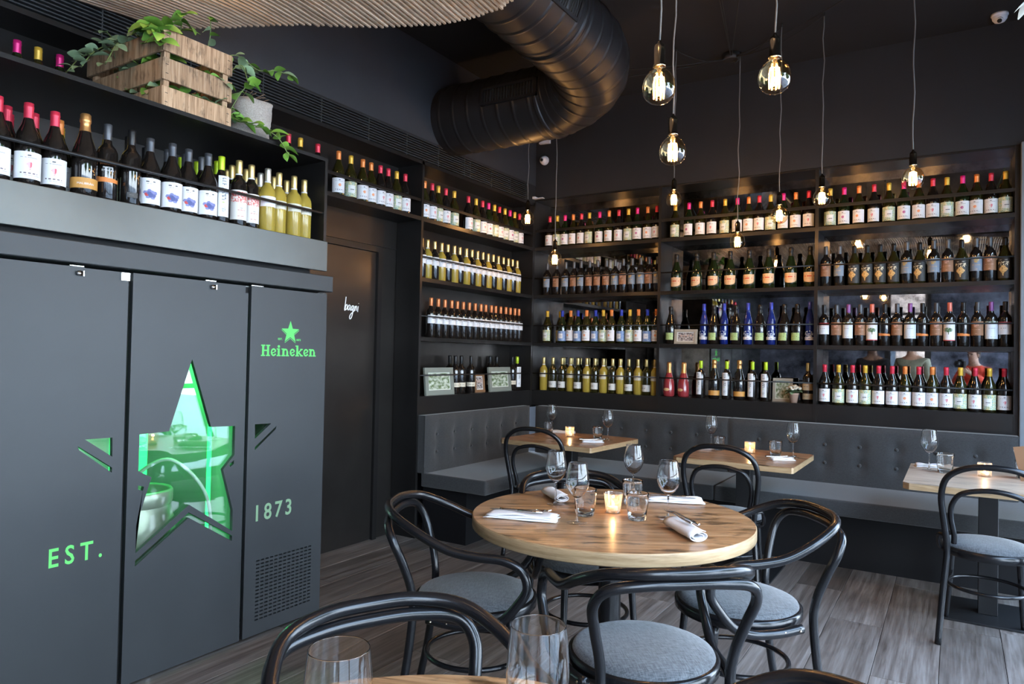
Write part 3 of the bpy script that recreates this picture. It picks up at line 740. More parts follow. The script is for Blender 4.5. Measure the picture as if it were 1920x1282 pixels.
def L_whitered(u, v):
    if v > .80: return (.45, .03, .05)
    return INK if dash(u, v, .5, .02, .3, .75, 9) else (.7, .7, .72)
def L_tree(u, v):
    if v < .05: return (.5, .05, .06)
    r_ = ((u-.5)/.3)**2+((v-.58)/.12)**2
    if r_ < 1 and h2(int(u*40), int(v*44)) > .15: return (.06, .14, .05)
    if abs(u-.55) < .03 and .35 < v < .55: return (.1, .12, .05)
    return WHITE
def L_window(u, v):
    if v > .86: return (.10, .14, .08) if h2(int(u*14), int(v*40)) > .3 else (.6, .66, .7)
    return (.3, .34, .38) if dash(u, v, .6, .014, .3, .7, 9) or dash(u, v, .1, .012, .2, .8, 11) else (.66, .72, .78)
def L_grape(u, v):
    for k in range(11):
        cx = .50+.20*cos(k*2.4)*sqrt(k/11); cy = .38+.16*sin(k*2.4)*sqrt(k/11)
        if ((u-cx)/.075)**2+((v-cy)/.070)**2 < 1: return (.55, .06, .06) if k == 4 else mix3((.05, .07, .24), (.22, .24, .48), h2(k, 5))
    return INK if dash(u, v, .86, .02, .34, .66, 8) else (.35, .35, .36) if dash(u, v, .79, .008, .38, .6, 7) else WHITE
def L_village(u, v):
    if .60 < v < .96 and .06 < u < .94: return (.62, .14, .12) if h2(int(u*26), int(v*34)) > .42 else (.70, .62, .58)
    if dash(u, v, .40, .008, .45, .55, 2) or dash(u, v, .24, .02, .46, .54, 1): return (.3, .28, .26)
    if dash(u, v, .33, .008, .35, .65, 8) or dash(u, v, .12, .008, .3, .7, 9): return (.5, .2, .18)
    return (.70, .69, .66)
def L_orangeband(u, v):
    if .16 < v < .40-.10*(u): return (.68, .22, .05)
    if v > .42: 
        return None
    return None
def L_goldband(u, v): return (.55, .27, .06)
def L_oval(u, v):
    return (.66, .42, .20) if ((u-.5)/.42)**2+((v-.5)/.42)**2 < 1 else None
LAB = {  # kind: (glass, shape, z0, z1, arc deg, design, words, cap default)
 'red': (G_dark, 'burg', .022, .118, 150, L_round((.62, .12, .16), True), 'white balloon label'),
 'purple': (G_green, 'burg', .022, .118, 150, L_round((.42, .08, .24)), 'white purple-dot label'),
 'orange': (G_olive, 'burg', .022, .118, 150, L_round((.80, .30, .12)), 'white orange-dot label'),
 'mosaic': (G_olive, 'burg', .018, .120, 160, L_mosaic(), 'green mosaic label'),
 'bluepat': (G_green, 'burg', .018, .110, 160, L_pat((.10, .20, .45), (.35, .45, .62)), 'blue patterned label'),
 'slate': (G_dark, 'bord', .078, .175, 150, L_crest((.19, .24, .31), (.62, .40, .10)), 'slate blue label'),
 'brown': (G_dark, 'bord', .078, .175, 150, L_crest((.27, .13, .065), (.62, .34, .26)), 'brown crest label'),
 'blackgold': (G_olive, 'burg', .02, .165, 160, L_black_gold, 'black and gold label'),
 'shield': (G_green, 'spark', .040, .118, 150, L_shield, 'tan shield label'),
 'upgold': (G_gold, 'bord', .115, .180, 160, L_upper, 'pale upper label'),
 'updark': (G_dark, 'bord', .115, .180, 160, L_upper, 'pale upper label'),
 'orlab': (G_dark, 'bord', .110, .175, 160, L_upper, 'white shoulder label'),
 'thin': (G_dark, 'bord', .055, .090, 200, L_plain((.62, .56, .44)), 'thin cream label'),
 'vert': (G_dark, 'bord', .030, .215, 75, L_vert, 'tall white label'),
 'goldtop': (G_gold, 'bord', .125, .165, 150, L_plain((.58, .56, .46)), 'small cream label'),
 'lowwhite': (G_olive, 'bord', .030, .088, 165, L_plain((.60, .60, .58)), 'low white label'),
 'greenlab': (G_dark, 'spark', .035, .095, 90, L_greenl, 'light green label'),
 'boat': (G_blue, 'slim', .040, .115, 160, L_boat, 'white ship label'),
 'whitered': (G_dark, 'bord', .085, .170, 150, L_whitered, 'white and red label'),
 'tree': (G_dark, 'bord', .040, .170, 150, L_tree, 'white tree label'),
 'window': (G_dark, 'bord', .055, .175, 150, L_window, 'pale blue label'),
 'band': (G_dark, 'bord', .060, .150, 170, L_orangeband, 'black label with orange band'),
 'goldfoil': (G_dark, 'spark', .028, .068, 190, L_goldband, 'orange band label'),
 'rose': (G_rose, 'rose', .045, .075, 80, L_oval, 'small tan oval label'),
 'cream': (G_dark, 'bord', .10, .155, 160, L_plain((.50, .40, .26)), 'two cream labels'),
 'grape': (G_dark, 'burg', .022, .128, 160, L_grape, 'white blue-grape label'),
 'village': (G_dark, 'bord', .028, .165, 165, L_village, 'white and red drawing label'),
 'silver': (G_gold, 'bord', .120, .170, 160, L_upper, 'white script label'),
 'plain': (G_dark, 'bord', .03, .05, 60, L_plain((.05, .05, .05)), 'black label'),
}
_bm = {}
def bottle_meshes(kind, capk):
    g, shp, z0, z1, arc, des, words = LAB[kind]
    prof, cprof, rad = SH[shp]
    key = ('b', id(g), shp)
    if key not in _bm: _bm[key] = MB().lathe(prof, 28).mesh('bottle_glass', g)
    k2 = ('c', shp, capk)
    if k2 not in _bm: _bm[k2] = MB().lathe(cprof, 24).mesh('capsule', CAPS[capk])
    k3 = ('l', kind)
    if k3 not in _bm:
        nu, nv = 40, 44
        if z1-z0 < .06: nv = 20
        A = radians(arc); rr = rad+.0009
        # None cells -> dropped
        def pos(u, v):
            a = -pi/2+(u-.5)*A
            z = z0+(z1-z0)*v; return (rr*cos(a), rr*sin(a), z)
        me = grid_print(nu, nv, pos, lambda u, v: des(u, v) or (-1, 0, 0))
        bad = [i for i, p in enumerate(me.polygons) if me.color_attributes['print'].data[p.loop_start].color[0] < 0]
        if bad:
            bm = bmesh.new(); bm.from_mesh(me); bm.faces.ensure_lookup_table()
            bmesh.ops.delete(bm, geom=[bm.faces[i] for i in bad], context='FACES'); bm.to_mesh(me); bm.free()
        if kind == 'rose' or kind == 'goldfoil': pass
        me.materials.append(print_m); me.name = 'label_'+kind; _bm[k3] = me
    return _bm[key], _bm[k2], _bm[k3]
def wrap_text(txt, width, z, rad, m, parent, name='label_text', hgt=None, off=0.0):
    me = text_mesh(txt, .01, 0, off, 0, width, 1.0, hgt)
    for v in me.vertices:
        a = -pi/2+v.co.x/rad; v.co = ((rad+.0014)*cos(a), (rad+.0014)*sin(a), z+v.co.y)
    o = ob(name, setmat(me, m), parent); return o
gold_ink = mat('gold_ink', (.70, .62, .48), .5); orange_ink = mat('orange_ink', (.72, .25, .07), .5); dark_ink = mat('dark_ink', (.05, .05, .06), .6)
def bottle(kind, capk, loc, rz, label, group):
    g, c, l_ = bottle_meshes(kind, capk)
    sp_ = LAB[kind][1] in ('spark', 'rose')
    o = ob('sparkling_wine_bottle' if sp_ else 'wine_bottle', g, None, loc, (0, 0, rz)); tag(o, label, 'bottle', group)
    ob('capsule', c, o); ob('label', l_, o)
    if kind == 'goldtop' or kind == 'upgold' or kind == 'silver' or kind == 'village':
        if 'collar' not in _bm: _bm['collar'] = MB().lathe([(.0146, .236), (.0158, .236), (.0154, .246), (.0148, .246)], 20).mesh('neck_band', linen_m)
        ob('neck_band', _bm['collar'], o)
    if kind == 'cream':
        ob('label', _bm.setdefault('cream2', setmat(grid_print(20, 16, lambda u, v: (.0392*cos(-pi/2+(u-.5)*2.8), .0392*sin(-pi/2+(u-.5)*2.8), .03+.045*v), L_plain((.45, .36, .22))), print_m)), o)
    return o
ORD = ['first', 'second', 'third', 'fourth', 'fifth', 'sixth', 'seventh', 'eighth', 'ninth', 'tenth', 'eleventh', 'twelfth', 'thirteenth', 'fourteenth', 'fifteenth', 'sixteenth', 'seventeenth', 'eighteenth']
ROWN = {1: 'top shelf', 2: 'second shelf down', 3: 'third shelf down', 4: 'bottom shelf'}
CK = {'R': 'red', 'P': 'purple', 'O': 'orange', 'Y': 'mosaic'}
def row(coords, specs, side, rown, where, depth=.09):
    z = ZS[rown-1]
    for i, (c, s) in enumerate(zip(coords, specs)):
        kind, ck = s if isinstance(s, tuple) else (CK[s], s)
        jit = random.uniform(-.22, .22); dj = random.uniform(-.006, .010)
        loc = (c, depth+dj, z) if side == 'b' else (-.075-dj*.6, c, z)
        rz = jit-.12 if side == 'b' else pi/2-.35+jit
        lab = '%s-capped bottle, %s, %s from left, %s, %s' % (CAPN[ck], LAB[kind][6], ORD[i], ROWN[rown], where)
        bottle(kind, ck, loc, rz, lab, 'bottles on the %s, %s' % (ROWN[rown], where))
B1, B2, B3 = 'mirrored bay by corner', 'middle mirrored bay', 'rightmost mirrored bay'
row([0.114, 0.195, 0.275, 0.359, 0.445, 0.528, 0.625, 0.723, 0.813, 0.908, 0.995, 1.09, 1.175], 'RYPORYPORYPOR', 'b', 1, B1)
row([1.335, 1.455, 1.556, 1.654, 1.76, 1.859, 1.948, 2.032, 2.118, 2.215, 2.306, 2.403], 'YPORYPORYPOR', 'b', 1, B2)
row([2.555, 2.651, 2.753, 2.853, 2.95, 3.046, 3.14, 3.227, 3.312, 3.405, 3.487, 3.57, 3.651], 'YPORYPORYPORY', 'b', 1, B3)
sb = {'B': ('slate', 'G'), 'N': ('brown', 'G'), 'S': ('blackgold', 'K')}
row([0.091, 0.195, 0.294, 0.374, 0.451, 0.533, 0.618, 0.701, 0.786, 0.868, 0.949, 1.034, 1.112, 1.186], [sb[c] for c in 'BNBNBNNNBNBBNB'], 'b', 2, B1)
row([1.356, 1.53, 1.67, 1.806, 1.959, 2.112, 2.276, 2.416], [('shield', 'K')]*8, 'b', 2, B2)
row([2.529, 2.623, 2.726, 2.812, 2.898, 2.986, 3.068, 3.149, 3.236, 3.321, 3.403, 3.487, 3.566, 3.651], [sb[c] for c in 'NBSSSSBSBNSBNS'], 'b', 2, B3)
s3 = {'Y': ('mosaic', 'Y'), 'C': ('bluepat', 'B'), 'O': ('orange', 'O')}
row([0.106, 0.266, 0.348, 0.429, 0.519, 0.601, 0.68, 0.763, 0.855, 0.936, 1.02, 1.097, 1.182], [s3[c] for c in 'YCOCOCYOCYOCO'], 'b', 3, B1)
s3 = {'K': ('greenlab', 'K'), 'U': ('boat', 'B')}
row([1.31, 1.597, 1.682, 1.765, 1.859, 1.955, 2.047, 2.135, 2.234, 2.33, 2.419], [s3[c] for c in 'KUKUKUKUKKU'], 'b', 3, B2)
s3 = {'V': ('whitered', 'K'), 'N': ('brown', 'G'), 'W': ('window', 'V'), 'M': ('tree', 'M'), 'Z': ('band', 'K')}
row([2.521, 2.608, 2.689, 2.77, 2.848, 2.931, 3.011, 3.093, 3.17, 3.255, 3.335, 3.416, 3.499, 3.576, 3.655], [s3[c] for c in 'VNWNMZNWZNMZNWV'], 'b', 3, B3)
s4 = {'G': ('goldtop', 'D'), 'H': ('lowwhite', 'D')}
row([0.078, 0.172, 0.268, 0.357, 0.437, 0.527, 0.608, 0.692, 0.779, 0.855, 0.934, 1.02, 1.101, 1.182], [s4[c] for c in 'GHHGHGHGHGHGHG'], 'b', 4, B1)
s4 = {'E': ('rose', 'W'), 'J': ('vert', 'L'), 'A': ('goldfoil', 'W'), 'Q': ('cream', 'D')}
row([1.306, 1.429, 1.578, 1.689, 1.792, 1.892, 1.996, 2.099, 2.412], [s4[c] for c in 'EEJAJAJJQ'], 'b', 4, B2)
row([2.53, 2.627, 2.723, 2.807, 2.896, 2.983, 3.065, 3.152, 3.234, 3.318, 3.402, 3.488, 3.569, 3.653], 'RYRYRRORORYRYR', 'b', 4, B3)
# one small green-labelled bottle set back on the third shelf
bottle('mosaic', 'Y', (.185, .20, ZS[2]), .2, 'yellow-capped bottle set back behind first row, third shelf down, bay by corner', 'bottles on the third shelf down, '+B1)
LW = 'left wall unit'
row([-1.541, -1.456, -1.369, -1.273, -1.167, -0.967, -0.861, -0.765, -0.673, -0.585, -0.497, -0.409, -0.322, -0.235, -0.149], 'ORYRYRYRPYRYPYR', 's', 1, LW)
row([-2.434, -2.318, -2.212, -2.123, -2.036, -1.948, -1.860, -1.772], 'OYOORRYR', 's', 1, 'left wall over door')
for c, k in zip([-4.312, -4.229, -4.14, -2.846, -2.754, -2.613], 'PYPRYR'):
    nm = {-4.312: 'leftmost pink-capped', -4.229: 'yellow-capped, left of crate,', -4.14: 'pink-capped, beside crate leaves,', -2.846: 'red-capped, right of burlap pot,', -2.754: 'yellow-capped, right of burlap pot,', -2.613: 'red-capped, at corner of display box,'}[c]
    bottle(CK[k], k, (-.075, c, ZS[0]), pi/2, nm+' bottle half hidden behind display box', 'bottles behind the display box')
row([-1.565, -1.486, -1.400, -1.312, -1.232, -1.151, -1.070, -0.989, -0.908, -0.827, -0.746, -0.665, -0.584, -0.504, -0.423, -0.342, -0.261, -0.18], [('upgold', 'D') if i % 2 else ('updark', 'D') for i in range(18)], 's', 2, LW)
row([-1.438, -1.345, -1.254, -1.170, -1.087, -1.006, -0.924, -0.842, -0.760, -0.679, -0.600, -0.521, -0.442, -0.363, -0.285, -0.206, -0.127], [('orlab', 'C')]*17, 's', 3, LW)
row([-1.100, -1.015, -.885, -.232, -.145], [('thin', 'K'), ('thin', 'K'), ('thin', 'K'), ('thin', 'K'), ('vert', 'L')], 's', 4, LW)
bottle('thin', 'K', (-.165, -1.06, ZS[3]), pi/2, 'black-capped bottle set back between frames, left of centre, left wall bottom shelf', 'bottles set back on bottom shelf')
bottle('thin', 'K', (-.175, -.34, ZS[3]), pi/2, 'black-capped bottle set back beside lime-capped one, left wall bottom shelf', 'bottles set back on bottom shelf')
bottle('thin', 'K', (-.175, -.45, ZS[3]), pi/2, 'black-capped bottle set back behind right picture frame, left wall bottom shelf', 'bottles set back on bottom shelf')

# display box over fridge
FZ = 1.937
fbc = [-4.61, -4.520, -4.425, -4.325, -4.232, -4.145, -4.058, -3.970, -3.885, -3.800, -3.722, -3.640, -3.560, -3.478, -3.398, -3.318, -3.238]
fbs = [('red', 'R', 'leftmost, cut by picture edge'), ('red', 'R', 'second from left'), ('red', 'R', 'left of gold-foil bottle'), ('goldfoil', 'W', 'only gold-foil one'),
       ('band', 'G', 'beside gold-foil bottle'), ('plain', 'K', 'unlabelled-looking, left of grape bottles'), ('grape', 'G', 'first grape label from left'), ('grape', 'G', 'second grape label from left'),
       ('grape', 'G', 'third grape label from left'), ('grape', 'G', 'fourth grape label from left'), ('vert', 'L', 'only lime one in front'), ('village', 'D', 'left one of red-drawing pair'), ('village', 'D', 'right one of red-drawing pair'),
       ('silver', 'S', 'left of clear gold trio'), ('goldtop', 'D', 'left of clear gold trio end'), ('goldtop', 'D', 'middle of clear gold trio'), ('goldtop', 'D', 'rightmost, by side panel')]
for i, (c, s) in enumerate(zip(fbc, fbs)):
    o = bottle(s[0], s[1], (.53+(.012 if i % 2 else -.004), c, FZ), pi/2+random.uniform(-.15, .15)-.25, '%s-capped bottle, %s, front row of display box, %s from left' % (CAPN[s[1]], LAB[s[0]][6].split(' with')[0], ORD[i]), 'front row in the display box')
    if s[0] == 'goldfoil': wrap_text('MALIBRÀN', .056, .042, .045, linen_m, o, hgt=.010)
    if s[0] == 'band':
        wrap_text('SANGAETANO', .058, .142, .038, orange_ink, o, hgt=.008)
        wrap_text('PRIMITIVO', .034, .128, .038, linen_m, o, hgt=.007); wrap_text('DI MANDURIA', .042, .117, .038, linen_m, o, hgt=.007)
    if s[0] == 'grape': pass
second = [(-4.545, 'red', 'R'), (-4.455, 'red', 'R'), (-4.368, 'orange', 'O'), (-4.272, 'mosaic', 'Y'), (-4.185, 'mosaic', 'Y'), (-4.098, 'plain', 'K'), (-4.01, 'grape', 'G'), (-3.925, 'grape', 'G'), (-3.842, 'grape', 'G'), (-3.76, 'plain', 'G'),
          (-3.68, 'vert', 'L'), (-3.60, 'village', 'D'), (-3.52, 'village', 'D'), (-3.437, 'silver', 'S'), (-3.357, 'goldtop', 'D'), (-3.275, 'goldtop', 'D')]
for i, (c, kd, ck) in enumerate(second):
    bottle(kd, ck, (.435, c, FZ), pi/2, '%s-capped bottle in the second row of display box, %s from left' % (CAPN[ck], ORD[i]), 'second row in the display box')
third = [(-4.50, 'red', 'R'), (-4.32, 'mosaic', 'Y'), (-4.14, 'mosaic', 'Y'), (-3.97, 'plain', 'K'), (-3.80, 'vert', 'L'), (-3.72, 'vert', 'L'), (-3.56, 'village', 'D'), (-3.39, 'goldtop', 'D')]
for i, (c, kd, ck) in enumerate(third):
    bottle(kd, ck, (.34, c, FZ), pi/2, '%s-capped bottle in the third, rear row of display box, %s from left' % (CAPN[ck], ORD[i]), 'rear row in the display box')

# picture frames on shelves
def photo_foliage(u, v):
    q = noise.noise(Vector((u*7, v*7, 3)))+.5*noise.noise(Vector((u*19, v*19, 8)))
    if u < .04 or u > .96 or v < .05 or v > .95: return (.62, .68, .60)
    return mix3((.13, .19, .09), (.62, .68, .58), min(1, max(0, .45+q*1.1)))
def photo_people(u, v):
    q = noise.noise(Vector((u*9, v*9, 13)))
    if u < .06 or u > .94 or v < .08 or v > .92: return (.7, .68, .64)
    if any(((u-c)/.07)**2+((v-.62)/.12)**2 < 1 for c in (.25, .42, .6, .78)): return (.5, .36, .30)
    return mix3((.12, .10, .10), (.55, .50, .48), min(1, max(0, .5+q*1.4)))
def frame(w, h, border, m, des, loc, rz, label, lean=.1, easel=True):
    t = thing('picture_frame', label, 'picture frame', loc, rz)
    R_ = Matrix.Rotation(-lean, 4, 'X')
    b_ = MB()
    for a, b in (((-w/2, 0, 0), (w/2, .018, border)), ((-w/2, 0, h-border), (w/2, .018, h)), ((-w/2, 0, border), (-w/2+border, .018, h-border)), ((w/2-border, 0, border), (w/2, .018, h-border))):
        b_.box(a, b, M_=R_, bev=.0008)
    b_.build('frame', m, t)
    MB().box((-w/2+.003, .010, .003), (w/2-.003, .017, h-.003), M_=R_).build('backing', black_m, t)
    wi, hi = w-2*border, h-2*border
    me = grid_print(84, 56, lambda u, v: tuple(R_ @ Vector(((u-.5)*wi, .0085, border+v*hi))), des); ob('photograph', setmat(me, photo_m), t)
    if easel: MB().box((-.01, .018, 0), (.01, .021, h*.8), M_=Matrix.Rotation(-.32, 4, 'X')).build('stand', black_m, t)
    return t
gframe = mat('frame_grey_green', (.22, .24, .21), .5); wframe = mat('frame_wood', (.22, .12, .06), .6); bframe = mat('frame_beige', (.36, .33, .27), .6)
frame(.36, .215, .038, gframe, photo_foliage, (-.045, -1.325, ZS[3]), pi/2, 'larger grey-green picture frame at left end of left wall bottom shelf')
frame(.36, .215, .038, gframe, photo_foliage, (-.045, -.455, ZS[3]), pi/2+.02, 'grey-green picture frame near the corner, left wall bottom shelf')
frame(.15, .16, .022, wframe, photo_people, (-.075, -.735, ZS[3]), pi/2, 'small wooden picture frame between two grey-green ones, left wall bottom shelf')
frame(.195, .125, .022, bframe, photo_people, (1.452, .055, ZS[2]), 0, 'beige landscape picture frame on third shelf of middle mirrored bay')
frame(.15, .185, .02, bframe, photo_foliage, (2.215, .14, ZS[3]), 0, 'pale upright picture frame behind small flower pot, middle mirrored bay')

# ================================================================== TABLES
def round_table(name, label, cx, cy, R_, rz):
    t = thing(name, label, 'table', (cx, cy, 0), rz)
    nb = 8; bw = 2*R_/nb
    for k in range(nb):
        ya, yb = -R_+k*bw+.0004, -R_+(k+1)*bw-.0004; q = R_-.0035
        ya = max(ya, -q+.002); yb = min(yb, q-.002)
        def xs(y): return sqrt(max(0, q*q-y*y))
        ys = [ya+(yb-ya)*i/10 for i in range(11)]
        loop = [(xs(y), y) for y in ys]+[(-xs(y), y) for y in ys[::-1]]; n = len(loop)
        b_ = MB(); zt = .7392+(.0003 if k % 2 else 0)
        b_.add([(a, b, .731) for a, b in loop]+[(a, b, zt) for a, b in loop], [tuple(reversed(range(n))), tuple(range(n, 2*n))]+[(i, (i+1) % n, n+(i+1) % n, n+i) for i in range(n)])
        b_.build('board', table_m, t)
    MB().lathe([(R_-.004, .7388), (R_-.001, .7375), (R_, .733), (R_, .698), (R_-.004, .694), (0, .694), (0, .7305), (R_-.004, .7305), (R_-.004, .7388)], 96).build('tabletop_edge', edge_m, t)
    MB().lathe([(.045, .02), (.045, .69)], 24).build('column', bent_m, t)
    MB().lathe([(0, 0), (.27, 0), (.27, .012), (.05, .02), (0, .02)], 40, smooth=False).build('base', steel_d, t)
    return t
round_table('round_table', 'large round oak dining table laid for four in the middle of the room', 2.211, -3.111, .552, radians(32))
round_table('round_table', 'round oak table in the near foreground, cut off by the bottom edge', 2.83, -5.06, .555, radians(20))
def square_table(label, cx, cy, wx, wy, rz, m=None, groupn='square banquette tables'):
    t = thing('square_table', label, 'table', (cx, cy, 0), rz)
    c = .03
    def top(z0, z1, mi_): 
        pts = [(-wx/2+c, -wy/2), (wx/2-.01, -wy/2), (wx/2, -wy/2+.01), (wx/2, wy/2-c), (wx/2-c, wy/2), (-wx/2+c, wy/2), (-wx/2, wy/2-c), (-wx/2, -wy/2+c)]
        n = len(pts); b_ = MB()
        b_.add([(p[0], p[1], z0) for p in pts]+[(p[0], p[1], z1) for p in pts], [tuple(reversed(range(n))), tuple(range(n, 2*n))]+[(i, (i+1) % n, n+(i+1) % n, n+i) for i in range(n)])
        return b_
    top(.736, .74, 0).build('tabletop', m or table_m, t)
    top(.705, .736, 0).build('tabletop_edge', edge_m, t)
    MB().box((-.045, -.045, .012), (.045, .045, .705), bev=.002).build('column', steel_d, t)
    MB().box((-.22, -.22, 0), (.22, .22, .012), bev=.002).build('base', steel_d, t)
    MB().box((-.15, -.15, .695), (.15, .15, .705)).build('bracket', steel_d, t)
    return t
pale_m = wood_mat('table_pale_oak', (.34, .25, .17), (.46, .36, .27), (.58, .48, .38), rough=.35, scale=1.5, axis=0, obj_rand=.04, coat=.25, knots=.35)
square_table('square oak table in the corner, in front of the left banquette end', .89, -.915, .79, .77, -.06)
square_table('square oak table in the middle of the long banquette', 2.205, -.965, .735, .735, .0)
square_table('pale oak table at right end of the banquette, cut by the picture edge', 3.53, -1.03, .78, .86, 0, pale_m)

# ================================================================== BANQUETTE
bq = thing('banquette', 'L-shaped charcoal upholstered banquette with buttoned back along both walls', 'banquette', (0, 0, 0))
SZ, SB = .487, .385
MB().box((.02, -.545, .0), (3.95, -.002, SB)).build('base', base_m, bq)
MB().box((.02, -1.60, .0), (.42, -.545, SB)).build('base', base_m, bq)
def cushion(x0, y0, z0, x1, y1, z1, nm='seat_cushion', nx=16, ny=8, puff=.012):
    bm = bmesh.new(); bmesh.ops.create_cube(bm, size=1)
    for v in bm.verts: v.co = Vector(((x0+x1)/2+v.co.x*(x1-x0), (y0+y1)/2+v.co.y*(y1-y0), (z0+z1)/2+v.co.z*(z1-z0)))
    bmesh.ops.bevel(bm, geom=bm.edges[:], offset=.014, segments=3, affect='EDGES', profile=.7)
    for f in bm.faces: f.smooth = True
    me = bpy.data.meshes.new(nm); bm.to_mesh(me); bm.free(); me.materials.append(banq_m); return ob(nm, me, bq)
cushion(.62, -.79, SB, 1.95, -.09, SZ); cushion(1.955, -.79, SB, 3.95, -.09, SZ); cushion(.04, -1.652, SB, .615, -.09, SZ)
def tufted(a0, a1, z0, z1, front, back, axis, buttons, nm='back_cushion'):
    """back cushion with a dimpled front face; axis 'y': front face looks -Y at y=front; axis 'x': looks +X at x=front"""
    nu = max(24, int((a1-a0)/.028)); nv = 18; d = -1 if axis == 'y' else 1
    verts = []; faces = []
    e = .016
    def pt(a, z, off):
        dep = front+off
        return (a, dep, z) if axis == 'y' else (dep, a, z)
    for j in range(nv+1):
        for i in range(nu+1):
            a = a0+(a1-a0)*i/nu; z = z0+(z1-z0)*j/nv
            ed = min(a-a0, a1-a, z1-z, (z-z0)+.02); o_ = 0
            if ed < e: o_ += e*(1-sqrt(max(0, 1-(1-max(ed, 0)/e)**2)))
            for (ba, bz) in buttons:
                r_ = ((a-ba)**2+(z-bz)**2)
                o_ += .018*exp(-r_/.0014)+.009*exp(-((a-ba)**2)/.0009)*exp(-((z-bz)/.10)**2)
            verts.append(pt(a, z, -d*o_))
    for j in range(nv):
        for i in range(nu):
            q = j*(nu+1)+i; f_ = (q, q+1, q+nu+2, q+nu+1); faces.append(f_ if axis == 'y' else f_)
    b_ = MB(); b_.add(verts, faces, 0, True)
    # border to the rear
    n0 = len(verts); ring = [j*(nu+1) for j in range(nv+1)]+[nv*(nu+1)+i for i in range(1, nu+1)]+[j*(nu+1)+nu for j in range(nv-1, -1, -1)]
    rv = []
    for idx in ring:
        v = list(verts[idx]); v[1 if axis == 'y' else 0] = back; rv.append(tuple(v))
    allv = [verts[i] for i in ring]+rv; m_ = len(ring)
    b_.add(allv, [(i, i+1, m_+i+1, m_+i) for i in range(m_-1)], 0, False)
    b_.tube([Vector(verts[i])+Vector((0, 0, 0)) for i in ring[2:-2]], .0028, 5)
    o = b_.build(nm, banq_m, bq)
    for (ba, bz) in buttons:
        p = pt(ba, bz, -d*.019)
        rot = (radians(90), 0, 0) if axis == 'y' else (0, radians(90), 0)
        if 'btn' not in _bm: _bm['btn'] = MB().lathe([(0, -.006), (.009, -.005), (.012, 0), (.009, .005), (0, .006)], 12).mesh('button', banq_m)
        ob('button', _bm['btn'], o, p, rot)
    return o
ZBK = .915
zz_ = (.762, .630)
tufted(.125, 1.868, SZ-.004, ZBK-.008, -.145, -.004, 'y', [(x_, z_) for x_ in (.30, .54, .76, .97, 1.19, 1.405, 1.62) for z_ in zz_])
tufted(1.875, 3.72, SZ-.004, ZBK-.008, -.145, -.004, 'y', [(x_, z_) for x_ in (2.105, 2.335, 2.57, 2.80, 3.03, 3.265, 3.49) for z_ in zz_])
tufted(-1.652, -.15, SZ-.004, ZBK-.008, .085, .004, 'x', [(y_, z_) for y_ in (-1.50, -1.28, -1.05, -.83, -.605, -.37) for z_ in zz_])

# ================================================================== CHAIRS
SR = .228
def seat_parts(t, R_=SR, zs=.472):
    MB().lathe([(R_-.03, zs-.052), (R_-.004, zs-.052), (R_+.004, zs-.045), (R_+.004, zs-.016), (R_-.004, zs-.010), (R_-.012, zs-.010)], 48).lathe([(0, zs-.046), (R_-.03, zs-.050)], 48).build('seat_frame', bent_m, t)
    MB().lathe([(R_-.008, zs-.012), (R_-.012, zs-.002), (R_-.035, zs+.008), (R_*.6, zs+.016), (R_*.3, zs+.019), (.001, zs+.020)], 48).build('seat', fabric_m, t)
def leg_mb(p0, p1, p2, r0=.011, r1=.016):
    pts = crv([p0, p1, p2], 6); n = len(pts)
    return MB().tube(pts, [r0+(r1-r0)*i/(n-1) for i in range(n)], 12)
_proto = {}
def armchair(label, x_, y_, rz):
    t = thing('bentwood_armchair', label, 'chair', (x_, y_, 0), rz, 'black bentwood armchairs')
    if 'arm' not in _proto:
        pr_ = []
        W_ = .272
        half = [(-.222, -.14, .432), (-.243, -.05, .425), (-.256, .05, .427), (-.272, .125, .455), (-.279, .185, .52), (-.281, .215, .575), (-.279, .195, .635), (-.277, .13, .666), (-.276, .04, .673), (-.272, -.06, .690), (-.256, -.17, .738), (-.205, -.265, .780), (-.11, -.318, .795), (0, -.330, .797)]
        pr_.append(('arm_rail', MB().tube(crv(mir(half), 5), .0165, 12).mesh('arm_rail', bent_m)))
        half = [(-.215, -.265, .0), (-.200, -.225, .20), (-.192, -.200, .42), (-.198, -.205, .52), (-.222, -.232, .62), (-.236, -.262, .695), (-.205, -.292, .745), (-.11, -.312, .762), (0, -.318, .765)]
        pts = crv(mir(half), 6); pr_.append(('back_hoop', MB().tube(pts, .0155, 12).mesh('back_hoop', bent_m)))
        _proto['arm'] = pr_
        _proto['leg1'] = leg_mb((-.175, .205, 0), (-.160, .165, .22), (-.150, .145, .425)).mesh('leg', bent_m)
        _proto['leg2'] = leg_mb((.175, .205, 0), (.160, .165, .22), (.150, .145, .425)).mesh('leg', bent_m)
        ring = [(.183*cos(a), .185*sin(a), .245) for a in [2*pi*k/40 for k in range(40)]]
        _proto['ring'] = MB().tube(ring, .0095, 10, closed=True).mesh('stretcher', bent_m)
        _proto['screw'] = MB().lathe([(0, .004), (.004, .003), (.0055, 0), (.0055, -.004)], 10).mesh('screw', brass_m)
    seat_parts(t)
    rail = None
    for nm, me in _proto['arm']:
        o = ob(nm, me, t)
        if nm == 'arm_rail': rail = o
    for s in (-1, 1):
        for py in (-.125, -.065): ob('screw', _proto['screw'], rail, (s*(.236 if py > -.1 else .226)+s*.016, py, .430), (0, s*radians(90), 0))
    ob('leg', _proto['leg1'], t); ob('leg', _proto['leg2'], t); ob('stretcher', _proto['ring'], t)
    return t
armchair('black bentwood armchair at left of the round table, beside the fridge', 1.828, -3.489, radians(-63.7))
armchair('black bentwood armchair at right of the round table', 2.676, -2.973, radians(127.3))
armchair('black bentwood armchair nearest the camera at the round table, back turned', 2.553, -3.62, radians(40.9))
